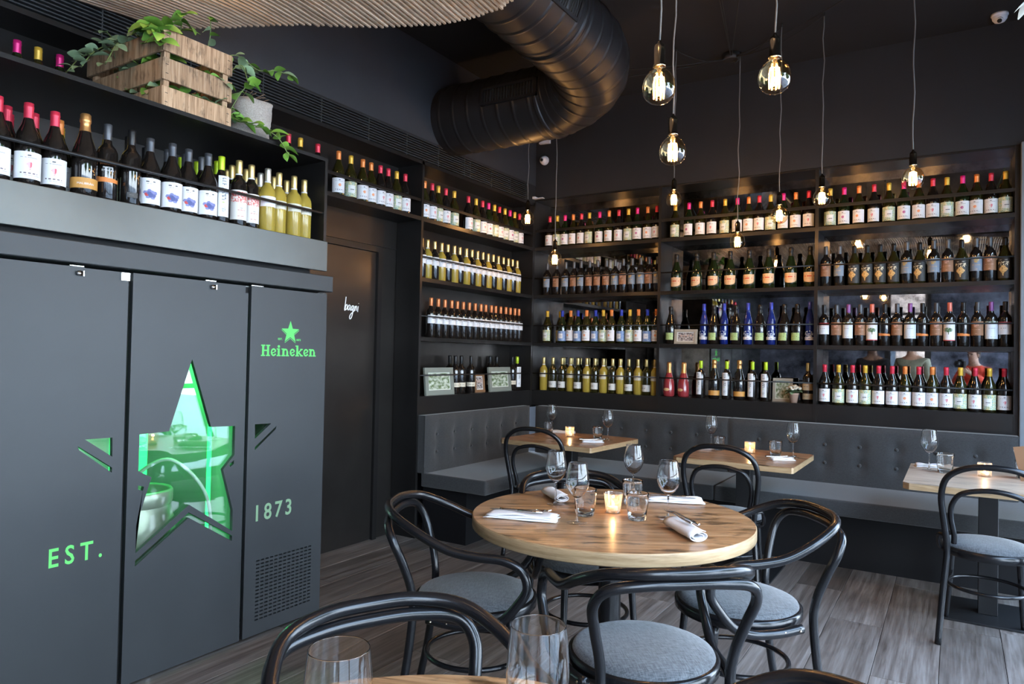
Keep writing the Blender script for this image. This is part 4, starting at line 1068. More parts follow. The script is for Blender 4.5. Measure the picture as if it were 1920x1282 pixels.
armchair('black bentwood armchair on the far side of round table, mostly hidden', 1.985, -2.86, radians(-133))
armchair('black bentwood armchair in bottom foreground, behind two empty wine glasses', 2.545, -4.665, radians(-116))
armchair('black bentwood armchair barely showing at the bottom edge, right of centre', 3.098, -4.649, radians(138.6))
def sidechair(label, x_, y_, rz):
    t = thing('bentwood_chair', label, 'chair', (x_, y_, 0), rz, 'black bentwood side chairs')
    if 'side' not in _proto:
        pr_ = []
        half = [(-.215, -.235, 0), (-.198, -.205, .22), (-.180, -.185, .42), (-.182, -.190, .50), (-.197, -.212, .62), (-.206, -.235, .73), (-.182, -.262, .82), (-.105, -.282, .872), (0, -.288, .885)]
        pr_.append(('back_hoop', MB().tube(crv(mir(half), 6), .0148, 12).mesh('back_hoop', bent_m)))
        half = [(-.150, -.168, .485), (-.150, -.176, .53), (-.165, -.198, .62), (-.158, -.215, .69), (-.115, -.232, .745), (0, -.240, .768)]
        pr_.append(('inner_hoop', MB().tube(crv(mir(half), 6), .0125, 12).mesh('inner_hoop', bent_m)))
        for s in (-1, 1):
            pr_.append(('leg', leg_mb((s*.17, .195, 0), (s*.155, .155, .22), (s*.145, .135, .42)).mesh('leg', bent_m)))
        ring = [(.170*cos(a), .172*sin(a), .255) for a in [2*pi*k/40 for k in range(40)]]
        pr_.append(('stretcher', MB().tube(ring, .009, 10, closed=True).mesh('stretcher', bent_m)))
        _proto['side'] = pr_
        for s in (-1, 1): pr_.append(('brace', MB().tube(crv([(s*.185, -.185, .52), (s*.215, -.15, .52), (s*.215, -.11, .47), (s*.205, -.08, .44)], 5), .009, 8).mesh('brace', bent_m)))
    seat_parts(t, .205, .468)
    for nm, me in _proto['side']: ob(nm, me, t)
    return t
sidechair('black bentwood chair at the corner table, beside left banquette', .975, -1.43, radians(8))
sidechair('black bentwood chair at the middle square table, back to camera', 2.245, -1.50, radians(3))
sidechair('black bentwood chair at right-hand table, cut by picture edge', 3.515, -1.42, radians(2))

# ================================================================== TABLEWARE
gl_m = {}
def wine_glass(x_, y_, label, z=.74, s=1.0, wide=False):
    if 'bowl' not in gl_m:
        outer = [(0, .0945), (.0045, .0945), (.012, .097), (.026, .108), (.038, .126), (.0452, .148), (.0448, .165), (.0405, .195), (.0347, .2245), (.0345, .2258), (.0344, .2262), (.0340, .2266), (.0336, .2262), (.0335, .2258), (.0337, .2245), (.0393, .195), (.0436, .165), (.0440, .148), (.0367, .127), (.0250, .1098), (.012, .0992), (.004, .0980), (0, .0980)]
        gl_m['bowl'] = MB().lathe(outer, 44).mesh('bowl', solidG)
        gl_m['rim'] = MB().tube([(.0346*cos(2*pi*k/40), .0346*sin(2*pi*k/40), .2265) for k in range(40)], .0009, 6, closed=True).mesh('rim', solidG)
        gl_m['stem'] = MB().lathe([(.0, .004), (.010, .005), (.005, .012), (.0035, .03), (.0032, .07), (.0040, .088), (.0065, .0945), (0, .0965)], 16).mesh('stem', solidG)
        gl_m['foot'] = MB().lathe([(0, .0005), (.037, .0005), (.0385, .0015), (.037, .0025), (.012, .0045), (0, .005)], 40).mesh('foot', glassT)
        o_ = [(0, .0945), (.0045, .0945), (.012, .097), (.027, .107), (.039, .124), (.0452, .146), (.0465, .165), (.0445, .200), (.0408, .2340), (.0406, .2355), (.0405, .2360), (.0401, .2365), (.0397, .2360), (.0396, .2355), (.0398, .2340), (.0433, .200), (.0453, .165), (.0440, .147), (.0379, .125), (.0260, .1088), (.012, .0992), (.004, .0980), (0, .0980)]
        gl_m['bowlw'] = MB().lathe(o_, 48).mesh('bowl', solidG)
    t = thing('wine_glass', label, 'glass', (x_, y_, z), random.random()*6, 'empty wine glasses')
    t.scale = (s, s, s)
    ob('bowl', gl_m['bowlw' if wide else 'bowl'], t); ob('stem', gl_m['stem'], t); ob('foot', gl_m['foot'], t)
    return t
def tumbler(x_, y_, label, z=.74, s=1.0):
    if 'tum' not in gl_m:
        def wob(a, zz): return .022*sin(6*a+3*sin(zz*90)) if .01 < zz < .085 else 0
        out = [(0, .0), (.030, .0005), (.033, .004), (.0345, .015), (.0365, .03), (.038, .045), (.0395, .06), (.041, .075), (.042, .088), (.0425, .098), (.0418, .1), (.0408, .098), (.0395, .075), (.0372, .045), (.0345, .022), (.030, .016), (0, .015)]
        gl_m['tum'] = MB().lathe(out, 36, wob=wob).mesh('tumbler', solidG)
    o = ob('tumbler', gl_m['tum'], None, (x_, y_, z+.0005), (0, 0, random.random()*6)); o.scale = (s, s, s)
    return tag(o, label, 'glass', 'dimpled water tumblers')
def candle(x_, y_, label, z=.74, taper=True):
    t = thing('candle_holder', label, 'candle holder', (x_, y_, z), 0, 'tea lights on the tables')
    k = 'can%d' % taper
    if k not in gl_m:
        def wob(a, zz): return .03*sin(14*a+zz*300)*.5 if .012 < zz < .07 else 0
        r0, r1 = (.029, .038) if taper else (.033, .034)
        out = [(r0-.001, 0), (r0, .003)]+[(r0+(r1-r0)*i/8, .003+.075*i/8) for i in range(1, 9)]
        gl_m[k] = MB().lathe(out, 42, wob=wob).mesh('glass_cup', frosted('frosted_cup%d' % taper))
        gl_m[k+'b'] = MB().lathe([(0, 0), (r0-.002, 0), (r0-.002, .006), (0, .007)], 30).mesh('cup_base', solidG)
        gl_m['wax'] = MB().lathe([(0, .008), (.019, .008), (.0195, .022), (.017, .024), (0, .023)], 24).mesh('tea_light', wax_m)
        gl_m['flame'] = MB().lathe([(0, .024), (.004, .027), (.006, .032), (.004, .039), (.0015, .044), (0, .046)], 12).mesh('flame', flameM)
    ob('glass_cup', gl_m[k], t); ob('cup_base', gl_m[k+'b'], t); ob('tea_light', gl_m['wax'], t); ob('flame', gl_m['flame'], t)
    l = bpy.data.lights.new('candle_light', 'POINT'); l.color = (1, .55, .22); l.energy = .35; l.shadow_soft_size = .006
    lo = bpy.data.objects.new('candle_light', l); lo.parent = t; lo.location = (0, 0, .058); COL.objects.link(lo)
def napkin(x_, y_, rz, w, d, label, z=.7402, layers=3, h=.006):
    b_ = MB(); n = 14
    for L in range(layers):
        ww = w*(1-.04*L); dd = d*(1-.10*L); z0 = L*h
        vs = []; m_ = 6
        for side in (0, 1):
            for j in range(m_+1):
                for i in range(n+1):
                    u, v = i/n, j/m_
                    ex = min(u, 1-u)*n; ey = min(v, 1-v)*m_
                    rr = .5*(min(1, ex)*min(1, ey*1.0)) if True else 0
                    zz = z0+h*.5+(1 if side else -1)*h*.48*min(1, .25+min(ex*1.2, ey*1.6, 1.0)*.75)
                    zz += .0014*sin(u*9+L*2+v*3)*(L+.3)
                    vs.append(((u-.5)*ww+.003*sin(v*7+L), (v-.5)*dd+.004*sin(u*6+L*1.7)+L*.004, zz))
        fs = []
        q = (n+1)*(m_+1)
        for j in range(m_):
            for i in range(n):
                a = j*(n+1)+i; fs.append((a, a+n+1, a+n+2, a+1)); a += q; fs.append((a, a+1, a+n+2, a+n+1))
        for i in range(n):
            a = i; fs.append((a, a+1, a+1+q, a+q)); a = m_*(n+1)+i; fs.append((a+1, a, a+q, a+1+q))
        for j in range(m_):
            a = j*(n+1); fs.append((a+n+1, a, a+q, a+n+1+q)); a = j*(n+1)+n; fs.append((a, a+n+1, a+n+1+q, a+q))
        b_.add(vs, fs, 0, True)
    o = b_.build('napkin', linen_m, None, (x_, y_, z), (0, 0, rz)); return tag(o, label, 'napkin', 'folded white napkins')
def roll_napkin(x_, y_, rz, ln, label, z=.7402, r_=.021):
    b_ = MB(); n = 46; vs = []; m_ = 8
    for j in range(m_+1):
        for i in range(n+1):
            t_ = i/n; a = t_*2*pi*2.1; rr = r_*(.35+.65*t_)
            xx = (j/m_-.5)*ln*(1+.05*t_)
            squ = .62
            vs.append((xx, rr*1.25*sin(a), r_*squ*1.05+rr*squ*cos(a)+.001*sin(xx*60+a)))
    fs = [(j*(n+1)+i, j*(n+1)+i+1, (j+1)*(n+1)+i+1, (j+1)*(n+1)+i) for j in range(m_) for i in range(n)]
    b_.add(vs, fs, 0, True)
    o = b_.build('napkin', linen_m, None, (x_, y_, z), (0, 0, rz))
    md = o.modifiers.new('thick', 'SOLIDIFY'); md.thickness = .0022
    return tag(o, label, 'napkin', 'rolled white napkins')
def fork(loc, rz, label, tilt=0.):
    t = thing('fork', label, 'fork', loc, rz, 'steel forks')
    MB().tube(crv([(-.10, 0, .003), (-.04, 0, .002), (.02, 0, .004), (.05, 0, .006)], 5), [.0046]*4+[.0036]*4+[.0026]*4+[.003]*4, 8).build('handle', cutl_m, t)
    b_ = MB(); b_.add([(.05, -.004, .006), (.065, -.0115, .0045), (.078, -.012, .005), (.078, .012, .005), (.065, .0115, .0045), (.05, .004, .006), (.05, -.004, .0075), (.065, -.0115, .006), (.078, -.012, .0065), (.078, .012, .0065), (.065, .0115, .006), (.05, .004, .0075)],
        [(5, 4, 3, 2, 1, 0), (6, 7, 8, 9, 10, 11), (0, 1, 7, 6), (1, 2, 8, 7), (2, 3, 9, 8), (3, 4, 10, 9), (4, 5, 11, 10)])
    for q in (-.0103, -.0034, .0034, .0103): b_.tube([(.076, q, .0058), (.09, q, .0045), (.105, q, .0075)], [.0014, .0013, .0007], 6)
    b_.build('tines', cutl_m, t); t.rotation_euler = (0, tilt, rz); return t
def knife(loc, rz, label, tilt=0.):
    t = thing('knife', label, 'knife', loc, rz, 'steel table knives')
    MB().tube([(-.10, 0, .004), (-.06, 0, .0045), (0, 0, .004)], [.005, .0052, .0042], 8).build('handle', cutl_m, t)
    b_ = MB(); pr_ = [(0, -.004), (.03, -.008), (.09, -.009), (.115, -.002), (.112, .004), (.03, .005), (0, .004)]; n = len(pr_)
    b_.add([(p[0], p[1], .003) for p in pr_]+[(p[0], p[1], .0045) for p in pr_], [tuple(reversed(range(n))), tuple(range(n, 2*n))]+[(i, (i+1) % n, n+(i+1) % n, n+i) for i in range(n)])
    b_.build('blade', cutl_m, t); t.rotation_euler = (0, tilt, rz); return t
# round table
wine_glass(1.940, -3.075, 'wine glass at far left of round table, by the rolled napkin', s=1.0)
wine_glass(2.165, -3.320, 'wine glass at front left of round table, overlapping two others', s=1.0)
wine_glass(2.12, -2.660, 'wine glass at the far side of round table, behind a tumbler')
wine_glass(2.420, -3.035, 'wine glass at right of round table, next to rolled napkin')
tumbler(2.135, -3.190, 'dimpled tumbler behind the front left wine glass on round table', s=1.08)
tumbler(2.205, -2.875, 'dimpled tumbler behind another tumbler on round table', s=1.05)
tumbler(2.330, -3.130, 'dimpled tumbler right of the candle on round table', s=1.05)
candle(2.20, -3.065, 'lit tea light in textured glass at the centre of round table')
napkin(1.955, -3.375, radians(18), .285, .10, 'white folded napkin with fork and knife at left of round table')
fork((1.945, -3.335, .7402+.019), radians(22), 'fork on folded napkin at left side of round table')
knife((1.93, -3.365, .7402+.019), radians(195), 'knife on folded napkin at left side of round table')
roll_napkin(2.555, -3.235, radians(-46), .215, 'rolled white napkin with fork and knife at right front of round table', r_=.030)
fork((2.520, -3.200, .7875), radians(134), 'fork lying on the rolled napkin at right of round table')
knife((2.548, -3.205, .7870), radians(134), 'knife lying on rolled napkin at right of round table')
napkin(2.33, -2.70, radians(24), .25, .09, 'white folded napkin at the rear right of round table')
knife((2.32, -2.705, .7402+.019), radians(204), 'knife on folded napkin at rear right of round table')
roll_napkin(1.885, -2.975, radians(-40), .17, 'rolled white napkin at far left of round table, behind glasses', r_=.028)
# corner table
wine_glass(.565, -.62, 'wine glass at the left of the corner table')
tumbler(.60, -.735, 'dimpled tumbler at left of corner table', s=.95)
candle(.825, -.80, 'lit tea light on the corner table', taper=False)
tumbler(1.065, -.80, 'dimpled tumbler at right of corner table', s=.95)
wine_glass(1.150, -.80, 'wine glass at right of corner table')
napkin(1.125, -1.02, radians(35), .16, .075, 'white folded napkin at front right of corner table')
napkin(.66, -.60, radians(20), .20, .07, 'white folded napkin at rear left of corner table')
fork((1.12, -1.02, .7402+.019), radians(35), 'fork on the napkin on the corner table')
# middle table
wine_glass(1.905, -.70, 'wine glass at left of middle square table')
tumbler(1.995, -.82, 'dimpled tumbler at left of middle square table', s=.95)
candle(2.205, -.835, 'lit tea light on middle square table', taper=False)
tumbler(2.375, -.86, 'dimpled tumbler at right of middle square table', s=1.0)
wine_glass(2.482, -.845, 'wine glass at right of middle square table')
napkin(2.445, -1.03, radians(38), .15, .085, 'white folded napkin at front right of middle table')
fork((2.44, -1.03, .7402+.019), radians(38), 'fork on the napkin on the middle table')
napkin(1.905, -.80, radians(20), .12, .07, 'white folded napkin at left of middle table, behind chair back')
# right table
wine_glass(3.245, -.86, 'wine glass at left of right-hand pale table', s=1.05)
tumbler(3.325, -.93, 'dimpled tumbler beside wine glass on right-hand table', s=1.12)
candle(3.515, -.93, 'lit tea light on right-hand pale table', taper=False)
tumbler(3.70, -.88, 'dimpled tumbler by the picture edge on right-hand table', s=1.05)
napkin(3.235, -.735, radians(10), .14, .075, 'white folded napkin behind wine glass on right-hand table')
# foreground table
wine_glass(2.68, -5.038, 'nearest left wine glass on foreground table', wide=True)
wine_glass(2.856, -4.814, 'nearest right wine glass on foreground table', wide=True)
napkin(2.60, -4.97, radians(-40), .10, .07, 'white folded napkin with cutlery seen through the left foreground glass')
fork((2.60, -4.97, .7402+.019), radians(50), 'fork on the napkin on the foreground table')
# menus at the right edge
mn = thing('menu', 'kraft paper menu with black clip at right picture edge above pale table', 'menu', (3.765, -1.0, .742), radians(-20))
kraft = mat('kraft_paper', (.36, .21, .12), .8)
MB().box((-.09, -.002, .0), (.15, .002, .20), M_=Matrix.Rotation(radians(-12), 4, 'Y')).build('cover', kraft, mn)
MB().box((-.08, .004, .01), (.14, .007, .19), M_=Matrix.Rotation(radians(-16), 4, 'Y')).build('page', linen_m, mn)
MB().tube([(-.03, -.01, .02), (.02, -.012, .12), (.12, -.012, .15)], [.012, .016, .01], 8).build('clip', black_m, mn)

# ================================================================== PENDANT BULBS
bulb_prof = [(.0135, .078), (.0145, .070), (.018, .060), (.028, .052), (.040, .040), (.0485, .024), (.0525, .006), (.0525, -.008), (.0485, -.026), (.040, -.038), (.028, -.047), (.012, -.052), (.001, -.053)]
gl_m['bulb'] = MB().lathe(bulb_prof, 36).mesh('bulb', bulbG)
gl_m['socket'] = MB().lathe([(.0175, .066), (.0205, .067), (.0205, .070), (.0178, .072), (.0178, .125), (.0160, .135), (.010, .140), (.006, .146), (.004, .152), (.0, .152)], 24).mesh('socket', brass_m)
b_ = MB()
for k in range(8):
    a = 2*pi*k/8
    b_.tube([(.0165*cos(a), .0165*sin(a), -.034), (.0180*cos(a), .0180*sin(a), 0), (.0150*cos(a), .0150*sin(a), .032)], .0022, 6)
b_.tube([(.009*cos(2*pi*k/8), .009*sin(2*pi*k/8), .030+(.003 if k % 2 else 0)) for k in range(8)], .0009, 5, closed=True)
gl_m['fil'] = b_.mesh('filament', filM)
gl_m['fstem'] = MB().lathe([(0, -.028), (.003, -.026), (.003, .04), (.009, .06), (0, .07)], 12).mesh('filament_support', solidG)
ROSE = Vector((1.924, -.40, CEIL))
rs = tag(MB().lathe([(0, 0), (.06, 0), (.06, -.045), (.05, -.05), (0, -.05)], 32, center=ROSE).build('ceiling_rose', mat('rose_black', (.02, .02, .02), .5)), 'small black ceiling rose where the bulb cables meet', 'ceiling rose')
bulbs = [((2.605, -3.700, 2.185), 'upper left of the three nearest bulbs', .95), ((2.878, -3.41, 2.262), 'nearest bulb at upper right', .95), ((2.445, -3.12, 2.160), 'below the left nearest bulb', .97),
         ((.34, -.70, 2.505), 'over the room corner, highest of small far bulbs', 1.06), ((.70, -.87, 2.125), 'low in front of the bay by the corner', 1.06), ((1.60, -.70, 2.54), 'straight below the middle nearest bulb', 1.06),
         ((1.99, -.40, 2.245), 'lowest, in front of middle bay', 1.06), ((2.35, -.72, 2.352), 'in front of right part of middle bay', 1.06), ((2.62, -.74, 2.440), 'at the post between middle and right bays', 1.06), ((3.165, -1.28, 2.385), 'rightmost, in front of right-hand bay', 1.06)]
for i, (p, w, sc) in enumerate(bulbs):
    t = thing('pendant_bulb', 'glowing globe filament bulb on a cord, '+w, 'pendant lamp', p, 0, 'globe filament bulbs')
    t.rotation_euler = (0, 0, i*.7)
    t.scale = (sc, sc, sc)
    ob('bulb', gl_m['bulb'], t); ob('socket', gl_m['socket'], t); ob('filament', gl_m['fil'], t); ob('filament_support', gl_m['fstem'], t)
    l = bpy.data.lights.new('bulb_light', 'POINT'); l.color = (1, .60, .28); l.energy = 8.5; l.shadow_soft_size = .022
    lo = bpy.data.objects.new('bulb_light', l); lo.parent = t; lo.location = (0, 0, 0); COL.objects.link(lo)
    top = (CEIL-.02-p[2])/sc
    n_ = 14
    cp = [(.004*sin(k*1.3+i)*(1 if 0 < k < n_ else 0), .004*cos(k*1.7+i)*(1 if 0 < k < n_ else 0), .150+(top-.150)*k/n_) for k in range(n_+1)]
    co = ob('cord', MB().tube(cp, .0032, 6).mesh('cord', cord_m), t)
    # run along the ceiling back to the rose
    a = Vector((p[0], p[1], CEIL-.02)); b = ROSE+Vector((0, 0, -.03)); pts = [(a.lerp(b, k/10))-Vector((0, 0, .05*sin(pi*k/10))) for k in range(11)]
    MBc = MB().tube(pts, .0035, 6)
    Mi = (Matrix.Translation(p) @ Matrix.Rotation(i*.7, 4, 'Z') @ Matrix.Scale(sc, 4)).inverted()
    MBc.v = [tuple(Mi @ Vector(v)) for v in MBc.v]
    MBc.build('ceiling_cable', blackc_m, t)
    MB().tube([tuple(Mi @ Vector((p[0], p[1], CEIL))), tuple(Mi @ Vector((p[0], p[1], CEIL-.025)))], .006, 6).build('hook', blackc_m, t)

# ================================================================== DUCT
dc = thing('air_duct', 'large black round ventilation duct bending from ceiling to the left wall', 'duct', (0, 0, 0))
DR = .258
path = [Vector((1.376, -7.5, 3.40)), Vector((1.376, -5.0, 3.39)), Vector((1.376, -3.2, 3.37)), Vector((1.376, -2.25, 3.325))]
Rb = .46; zc0, zc1 = 3.30, 3.195; c = Vector((1.376-Rb, -1.79))
for k in range(0, 13):
    a = (pi/2)*k/12; path.append(Vector((c.x+Rb*cos(a), c.y+Rb*sin(a), zc0+(zc1-zc0)*k/12)))
path += [Vector((.7, -1.33, 3.19)), Vector((.3, -1.33, 3.187)), Vector((-.03, -1.33, 3.185))]
# resample evenly
def resample(P, step):
    out = [P[0]]; acc = 0
    L_ = [0]
    for a, b in zip(P, P[1:]): L_.append(L_[-1]+(b-a).length)
    n_ = int(L_[-1]/step); res = []
    for i in range(n_+1):
        d = L_[-1]*i/n_
        for k in range(len(P)-1):
            if L_[k] <= d <= L_[k+1]+1e-9:
                t_ = (d-L_[k])/max(1e-9, L_[k+1]-L_[k]); res.append(P[k].lerp(P[k+1], t_)); break
    return res
sm = resample(path, .01)
for _ in range(40): sm = [sm[0]]+[(sm[i-1]+sm[i]*2+sm[i+1])/4 for i in range(1, len(sm)-1)]+[sm[-1]]
rads = []
for i in range(len(sm)): rads.append(DR+(.006 if i % 13 == 0 else 0.))
MB().tube(sm, rads, 56, caps=True).build('duct_pipe', duct_m, dc)
def duct_collar(i0, wd=3):
    MB().tube(sm[i0:i0+wd+1], DR+.010, 56, caps=True).build('collar', duct_m, dc)
ie = min(range(len(sm)), key=lambda i: (sm[i]-Vector((1.376, -2.25, 3.32))).length); duct_collar(ie); ie2 = min(range(len(sm)), key=lambda i: (sm[i]-Vector((.93, -1.33, 3.2))).length); duct_collar(ie2)
# register grilles on the duct
def register(loc, rotM, w, h, n, nm='register'):
    b_ = MB(); fw = .018
    b_.box((-w/2, -h/2, 0), (w/2, -h/2+fw, .02)); b_.box((-w/2, h/2-fw, 0), (w/2, h/2, .02)); b_.box((-w/2, -h/2, 0), (-w/2+fw, h/2, .02)); b_.box((w/2-fw, -h/2, 0), (w/2, h/2, .02))
    o = b_.build('register_frame', duct_m, dc); o.matrix_local = Matrix.Translation(loc) @ rotM
    bk = MB().box((-w/2+fw, -h/2+fw, .0), (w/2-fw, h/2-fw, .003)).build('register_back', black_m, o)
    for k in range(n):
        xx = -w/2+fw+(w-2*fw)*(k+.5)/n
        ob('louvre', gl_m.setdefault('louv%.3f' % h, MB().box((-.0018, -h/2+fw, .003), (.0018, h/2-fw, .016)).mesh('louvre', fascia_m if h > .1 else duct_m)), o, (xx, 0, 0))
ax = Vector((1.376, -2.62, 3.355)); nrm = Vector((cos(radians(-22)), 0, sin(radians(-22))))
X_ = Vector((0, 1, 0)); Y_ = nrm.cross(X_)
register(ax+nrm*(DR-.004), Matrix((X_, Y_, nrm)).transposed().to_4x4(), .62, .125, 26)
ax = Vector((.70, -1.33, 3.19)); nrm = Vector((0, -cos(radians(5)), -sin(radians(5))*-1)); X_ = Vector((1, 0, 0)); Y_ = nrm.cross(X_)
register(ax+nrm*(DR-.004), Matrix((X_, Y_, nrm)).transposed().to_4x4(), .46, .13, 18)

# ================================================================== SLATTED WAVE CEILING
wv = thing('slatted_ceiling_wave', 'undulating canopy of thin pale wooden slats hanging under the ceiling', 'ceiling canopy', (0, 0, 0))
ex = [(.02, -3.73), (.24, -3.59), (.64, -3.40), (.94, -3.20), (1.23, -3.06), (1.40, -3.035), (1.60, -3.045), (1.9, -3.2), (2.3, -3.5), (2.8, -3.9), (3.3, -4.2), (4.2, -4.6)]
def yedge(x_):
    for (a, b), (c_, d) in zip(ex, ex[1:]):
        if a <= x_ <= c_: return b+(d-b)*(x_-a)/(c_-a)
    return ex[-1][1]
x_ = .03; k = 0
while x_ < 4.1:
    y0 = yedge(x_)+.012*(h2(k, 3)-.5); b_ = MB(); pts = []; N_ = 12
    for i in range(N_+1):
        y_ = y0+(-8.3-y0)*(i/N_)**1.3
        z_ = 2.955+.10*sin((y_+3.0)*1.3+x_*1.1)*min(1, (y0-y_)/1.0)+.05*sin(x_*2.2)*min(1, (y0-y_)/.8)
        pts.append((y_, z_))
    vs = []
    for y_, z_ in pts: vs += [(x_-.0055, y_, z_), (x_+.0055, y_, z_), (x_+.0055, y_, z_+.022), (x_-.0055, y_, z_+.022)]
    fs = [(0, 1, 2, 3), tuple(4*N_+q for q in (3, 2, 1, 0))]
    for i in range(N_):
        a = 4*i
        for q in range(4): fs.append((a+q, a+4+q, a+4+(q+1) % 4, a+(q+1) % 4))
    b_.add(vs, fs, 0); b_.build('slat', slat_m, wv)
    x_ += .0265; k += 1
# carrying battens above the slats
for yb in (-4.6, -6.0, -7.4):
    MB().box((.03, yb-.02, 3.13), (4.1, yb+.02, 3.17)).build('batten', slat_m, wv)
def warm(loc, e):
    l = bpy.data.lights.new('canopy_light', 'POINT'); l.color = (1, .62, .30); l.energy = e; l.shadow_soft_size = .05
    o = bpy.data.objects.new('canopy_light', l); o.location = loc; COL.objects.link(o)
for p, e in (((.70, -4.05, 3.20), 11), ((.5, -4.6, 3.25), 12), ((2.6, -5.0, 3.3), 16), ((2.0, -6.8, 3.3), 16), ((3.5, -6.6, 3.3), 16)): warm(p, e)

# ================================================================== CCTV, brackets
def cctv(loc, label, down=True, rz=0., look=None):
    t = thing('security_camera', label, 'camera', loc, rz)
    if down:
        MB().lathe([(0, 0), (.048, 0), (.050, -.012), (.044, -.02)], 28).build('base', white_p, t)
        MB().lathe([(.044, -.018), (.042, -.035), (.03, -.052), (.012, -.06), (0, -.061)], 28).build('dome', white_p, t)
        lp, ln = Vector((.0, -.022, -.045)), Vector((-.1, -.7, -.7)).normalized()
    else:
        MB().tube([(0, 0, 0), (0, -.02, 0)], .042, 28).build('base', white_p, t)
        MB().tube([(0, -.02, 0), (0, -.04, -.002), (0, -.055, -.004)], [.040, .036, .020], 28).build('dome', white_p, t)
        lp, ln = Vector((0, -.045, -.005)), Vector((.1, -1, -.15)).normalized()
    MB().tube([lp, lp+ln*.02], .020, 20).build('lens_ring', white_p, t)
    MB().tube([lp+ln*.02, lp+ln*.0215], .014, 20).build('lens', black_m, t)
    return t
cctv((.098, -.002, 3.195), 'white dome security camera on back wall under the duct', False)
cctv((3.60, -.16, CEIL), 'white dome security camera at top right under the ceiling', True)
b_ = MB(); b_.add([(-.055, -.002, -.012), (.055, -.002, -.016), (.055, -.002, .028), (-.055, -.002, .002), (-.055, -.03, -.012), (.055, -.03, -.016), (.055, -.03, .028), (-.055, -.03, .002)], [(0, 1, 2, 3), (7, 6, 5, 4), (0, 4, 5, 1), (1, 5, 6, 2), (2, 6, 7, 3), (3, 7, 4, 0)])
tag(b_.build('wall_bracket', white_p, None, (.10, 0, 3.365)), 'white wedge-shaped wall bracket just above the corner security camera', 'bracket')
tag(MB().box((-.045, -.05, 0), (.03, .0, .020)).box((.03, -.045, 0), (.11, -.005, .006)).build('junction_box', white_p, None, (.0, -.012, 2.834)), 'small white junction box on top of the corner post', 'junction box')

# ================================================================== CRATE WITH PLANTS
ct = thing('wooden_crate', 'rough pine slatted crate full of leafy plants on top of display box', 'crate', (.55, -4.03, 2.372), 0)
# local: near corner at origin, x -> towards wall (-), y -> +
CL, CW, CH = .335, .60, .340
def plank(a, b, parent=ct): 
    return MB().box(a, b, bev=.002).build('plank', crate_m, parent)
for k in range(3):
    z0 = .004+k*.1215
    plank((-.012, 0, z0+.0), (0, CL, z0+.094)); plank((-CW, 0, z0), (-.012, .012, z0+.094))
    plank((-CW-.012, 0, z0), (-CW, CL, z0+.094)); plank((-CW, CL-.012, z0), (-.012, CL, z0+.094))
for (a, b) in ((-.038, .014), (-.038, CL-.040), (-CW+.014, .014), (-CW+.014, CL-.040)):
    MB().box((a, b, 0), (a+.025, b+.025, CH)).build('corner_post', crate_m, ct)
for k in range(4): plank((-CW, .01+k*.083, -.0015), (0, .01+k*.083+.065, .003))
nail = mat('staple', (.03, .03, .03), .5, metal=.5)
b_ = MB()
for k in range(3):
    for yy in (.02, CL-.02):
        for dz in (.028, .066): b_.box((.0, yy-.006, .004+k*.1215+dz-.001), (.0012, yy+.006, .004+k*.1215+dz+.001))
b_.build('staples', nail, ct)['kind'] = 'stuff'
def leaf_mesh(m, ln=.05, w=.017, curl=.25, name='leaf'):
    vs = []; n = 6
    for i in range(n+1):
        t_ = i/n; ww = w*sin(pi*min(1, t_*.93+.04))**.8*(1-.25*t_); zc = -curl*ln*t_*t_
        vs += [(ln*t_, -ww, zc+ww*.35), (ln*t_, 0, zc), (ln*t_, ww, zc+ww*.35)]
    fs = []
    for i in range(n):
        a = 3*i; fs += [(a, a+3, a+4, a+1), (a+1, a+4, a+5, a+2)]
    return MB().add(vs, fs, 0, True).mesh(name, m)
LM = [leaf_mesh(leafA, .055, .020), leaf_mesh(leafB, .055, .021), leaf_mesh(leafA, .068, .026, .4), leaf_mesh(leafB, .052, .022, .1)]
rnd = random.Random(5)
def vine(t, pts, nleaf, lm, s=1., spread=1.0):
    P = crv(pts, 8); MB().tube(P, .0022*s, 6).build('stem', stem_m, t)
    nleaf = int(nleaf*1.5)
    for k in range(nleaf):
        i = int((k+.6)/nleaf*(len(P)-1)); p = P[i]; d = (P[min(i+1, len(P)-1)]-P[max(i-1, 0)]).normalized()
        az = atan2(d.y, d.x)+(1 if k % 2 else -1)*rnd.uniform(.5, 1.3); el = rnd.uniform(-.5, .5)
        sc = s*rnd.uniform(.75, 1.15)
        o = ob('leaf', LM[rnd.choice(lm)], t, p, (rnd.uniform(-.9, .9), -el, az)); o.scale = (sc, sc, sc)
    o = ob('leaf', LM[lm[0]], t, P[-1], (0, .3, atan2((P[-1]-P[-3]).y, (P[-1]-P[-3]).x))); o.scale = (s*.9,)*3
def plant(label, loc, vines, lm):
    t = thing('leafy_plant', label, 'plant', loc, 0, 'plants in the crate')
    for (pts, n, s) in vines: vine(t, pts, n, lm, s)
    return t
cz = 2.372
plant('grey-green creeper spilling over the left end of the crate', (.10, -3.90, cz+.05),
      [([(0, 0, .0), (-.02, -.02, .18), (.05, -.10, .30), (.10, -.18, .33)], 9, 1.15), ([(0, 0, .0), (.02, -.04, .2), (.06, -.14, .28), (.16, -.26, .20), (.20, -.33, .10)], 12, 1.15),
       ([(0, 0, 0), (.05, -.05, .2), (.12, -.12, .28), (.22, -.20, .24), (.27, -.27, .12)], 12, 1.15), ([(.05, 0, 0), (.08, .02, .2), (.14, .0, .33), (.18, -.02, .40)], 8, 1.1), ([(0, .05, 0), (-.05, .0, .2), (-.1, -.08, .3), (-.05, -.2, .25), (0, -.3, .12)], 12, 1.1),
       ([(.05, 0, 0), (.14, -.06, .2), (.2, -.1, .29), (.28, -.14, .30)], 9, 1.1)], [1, 3])
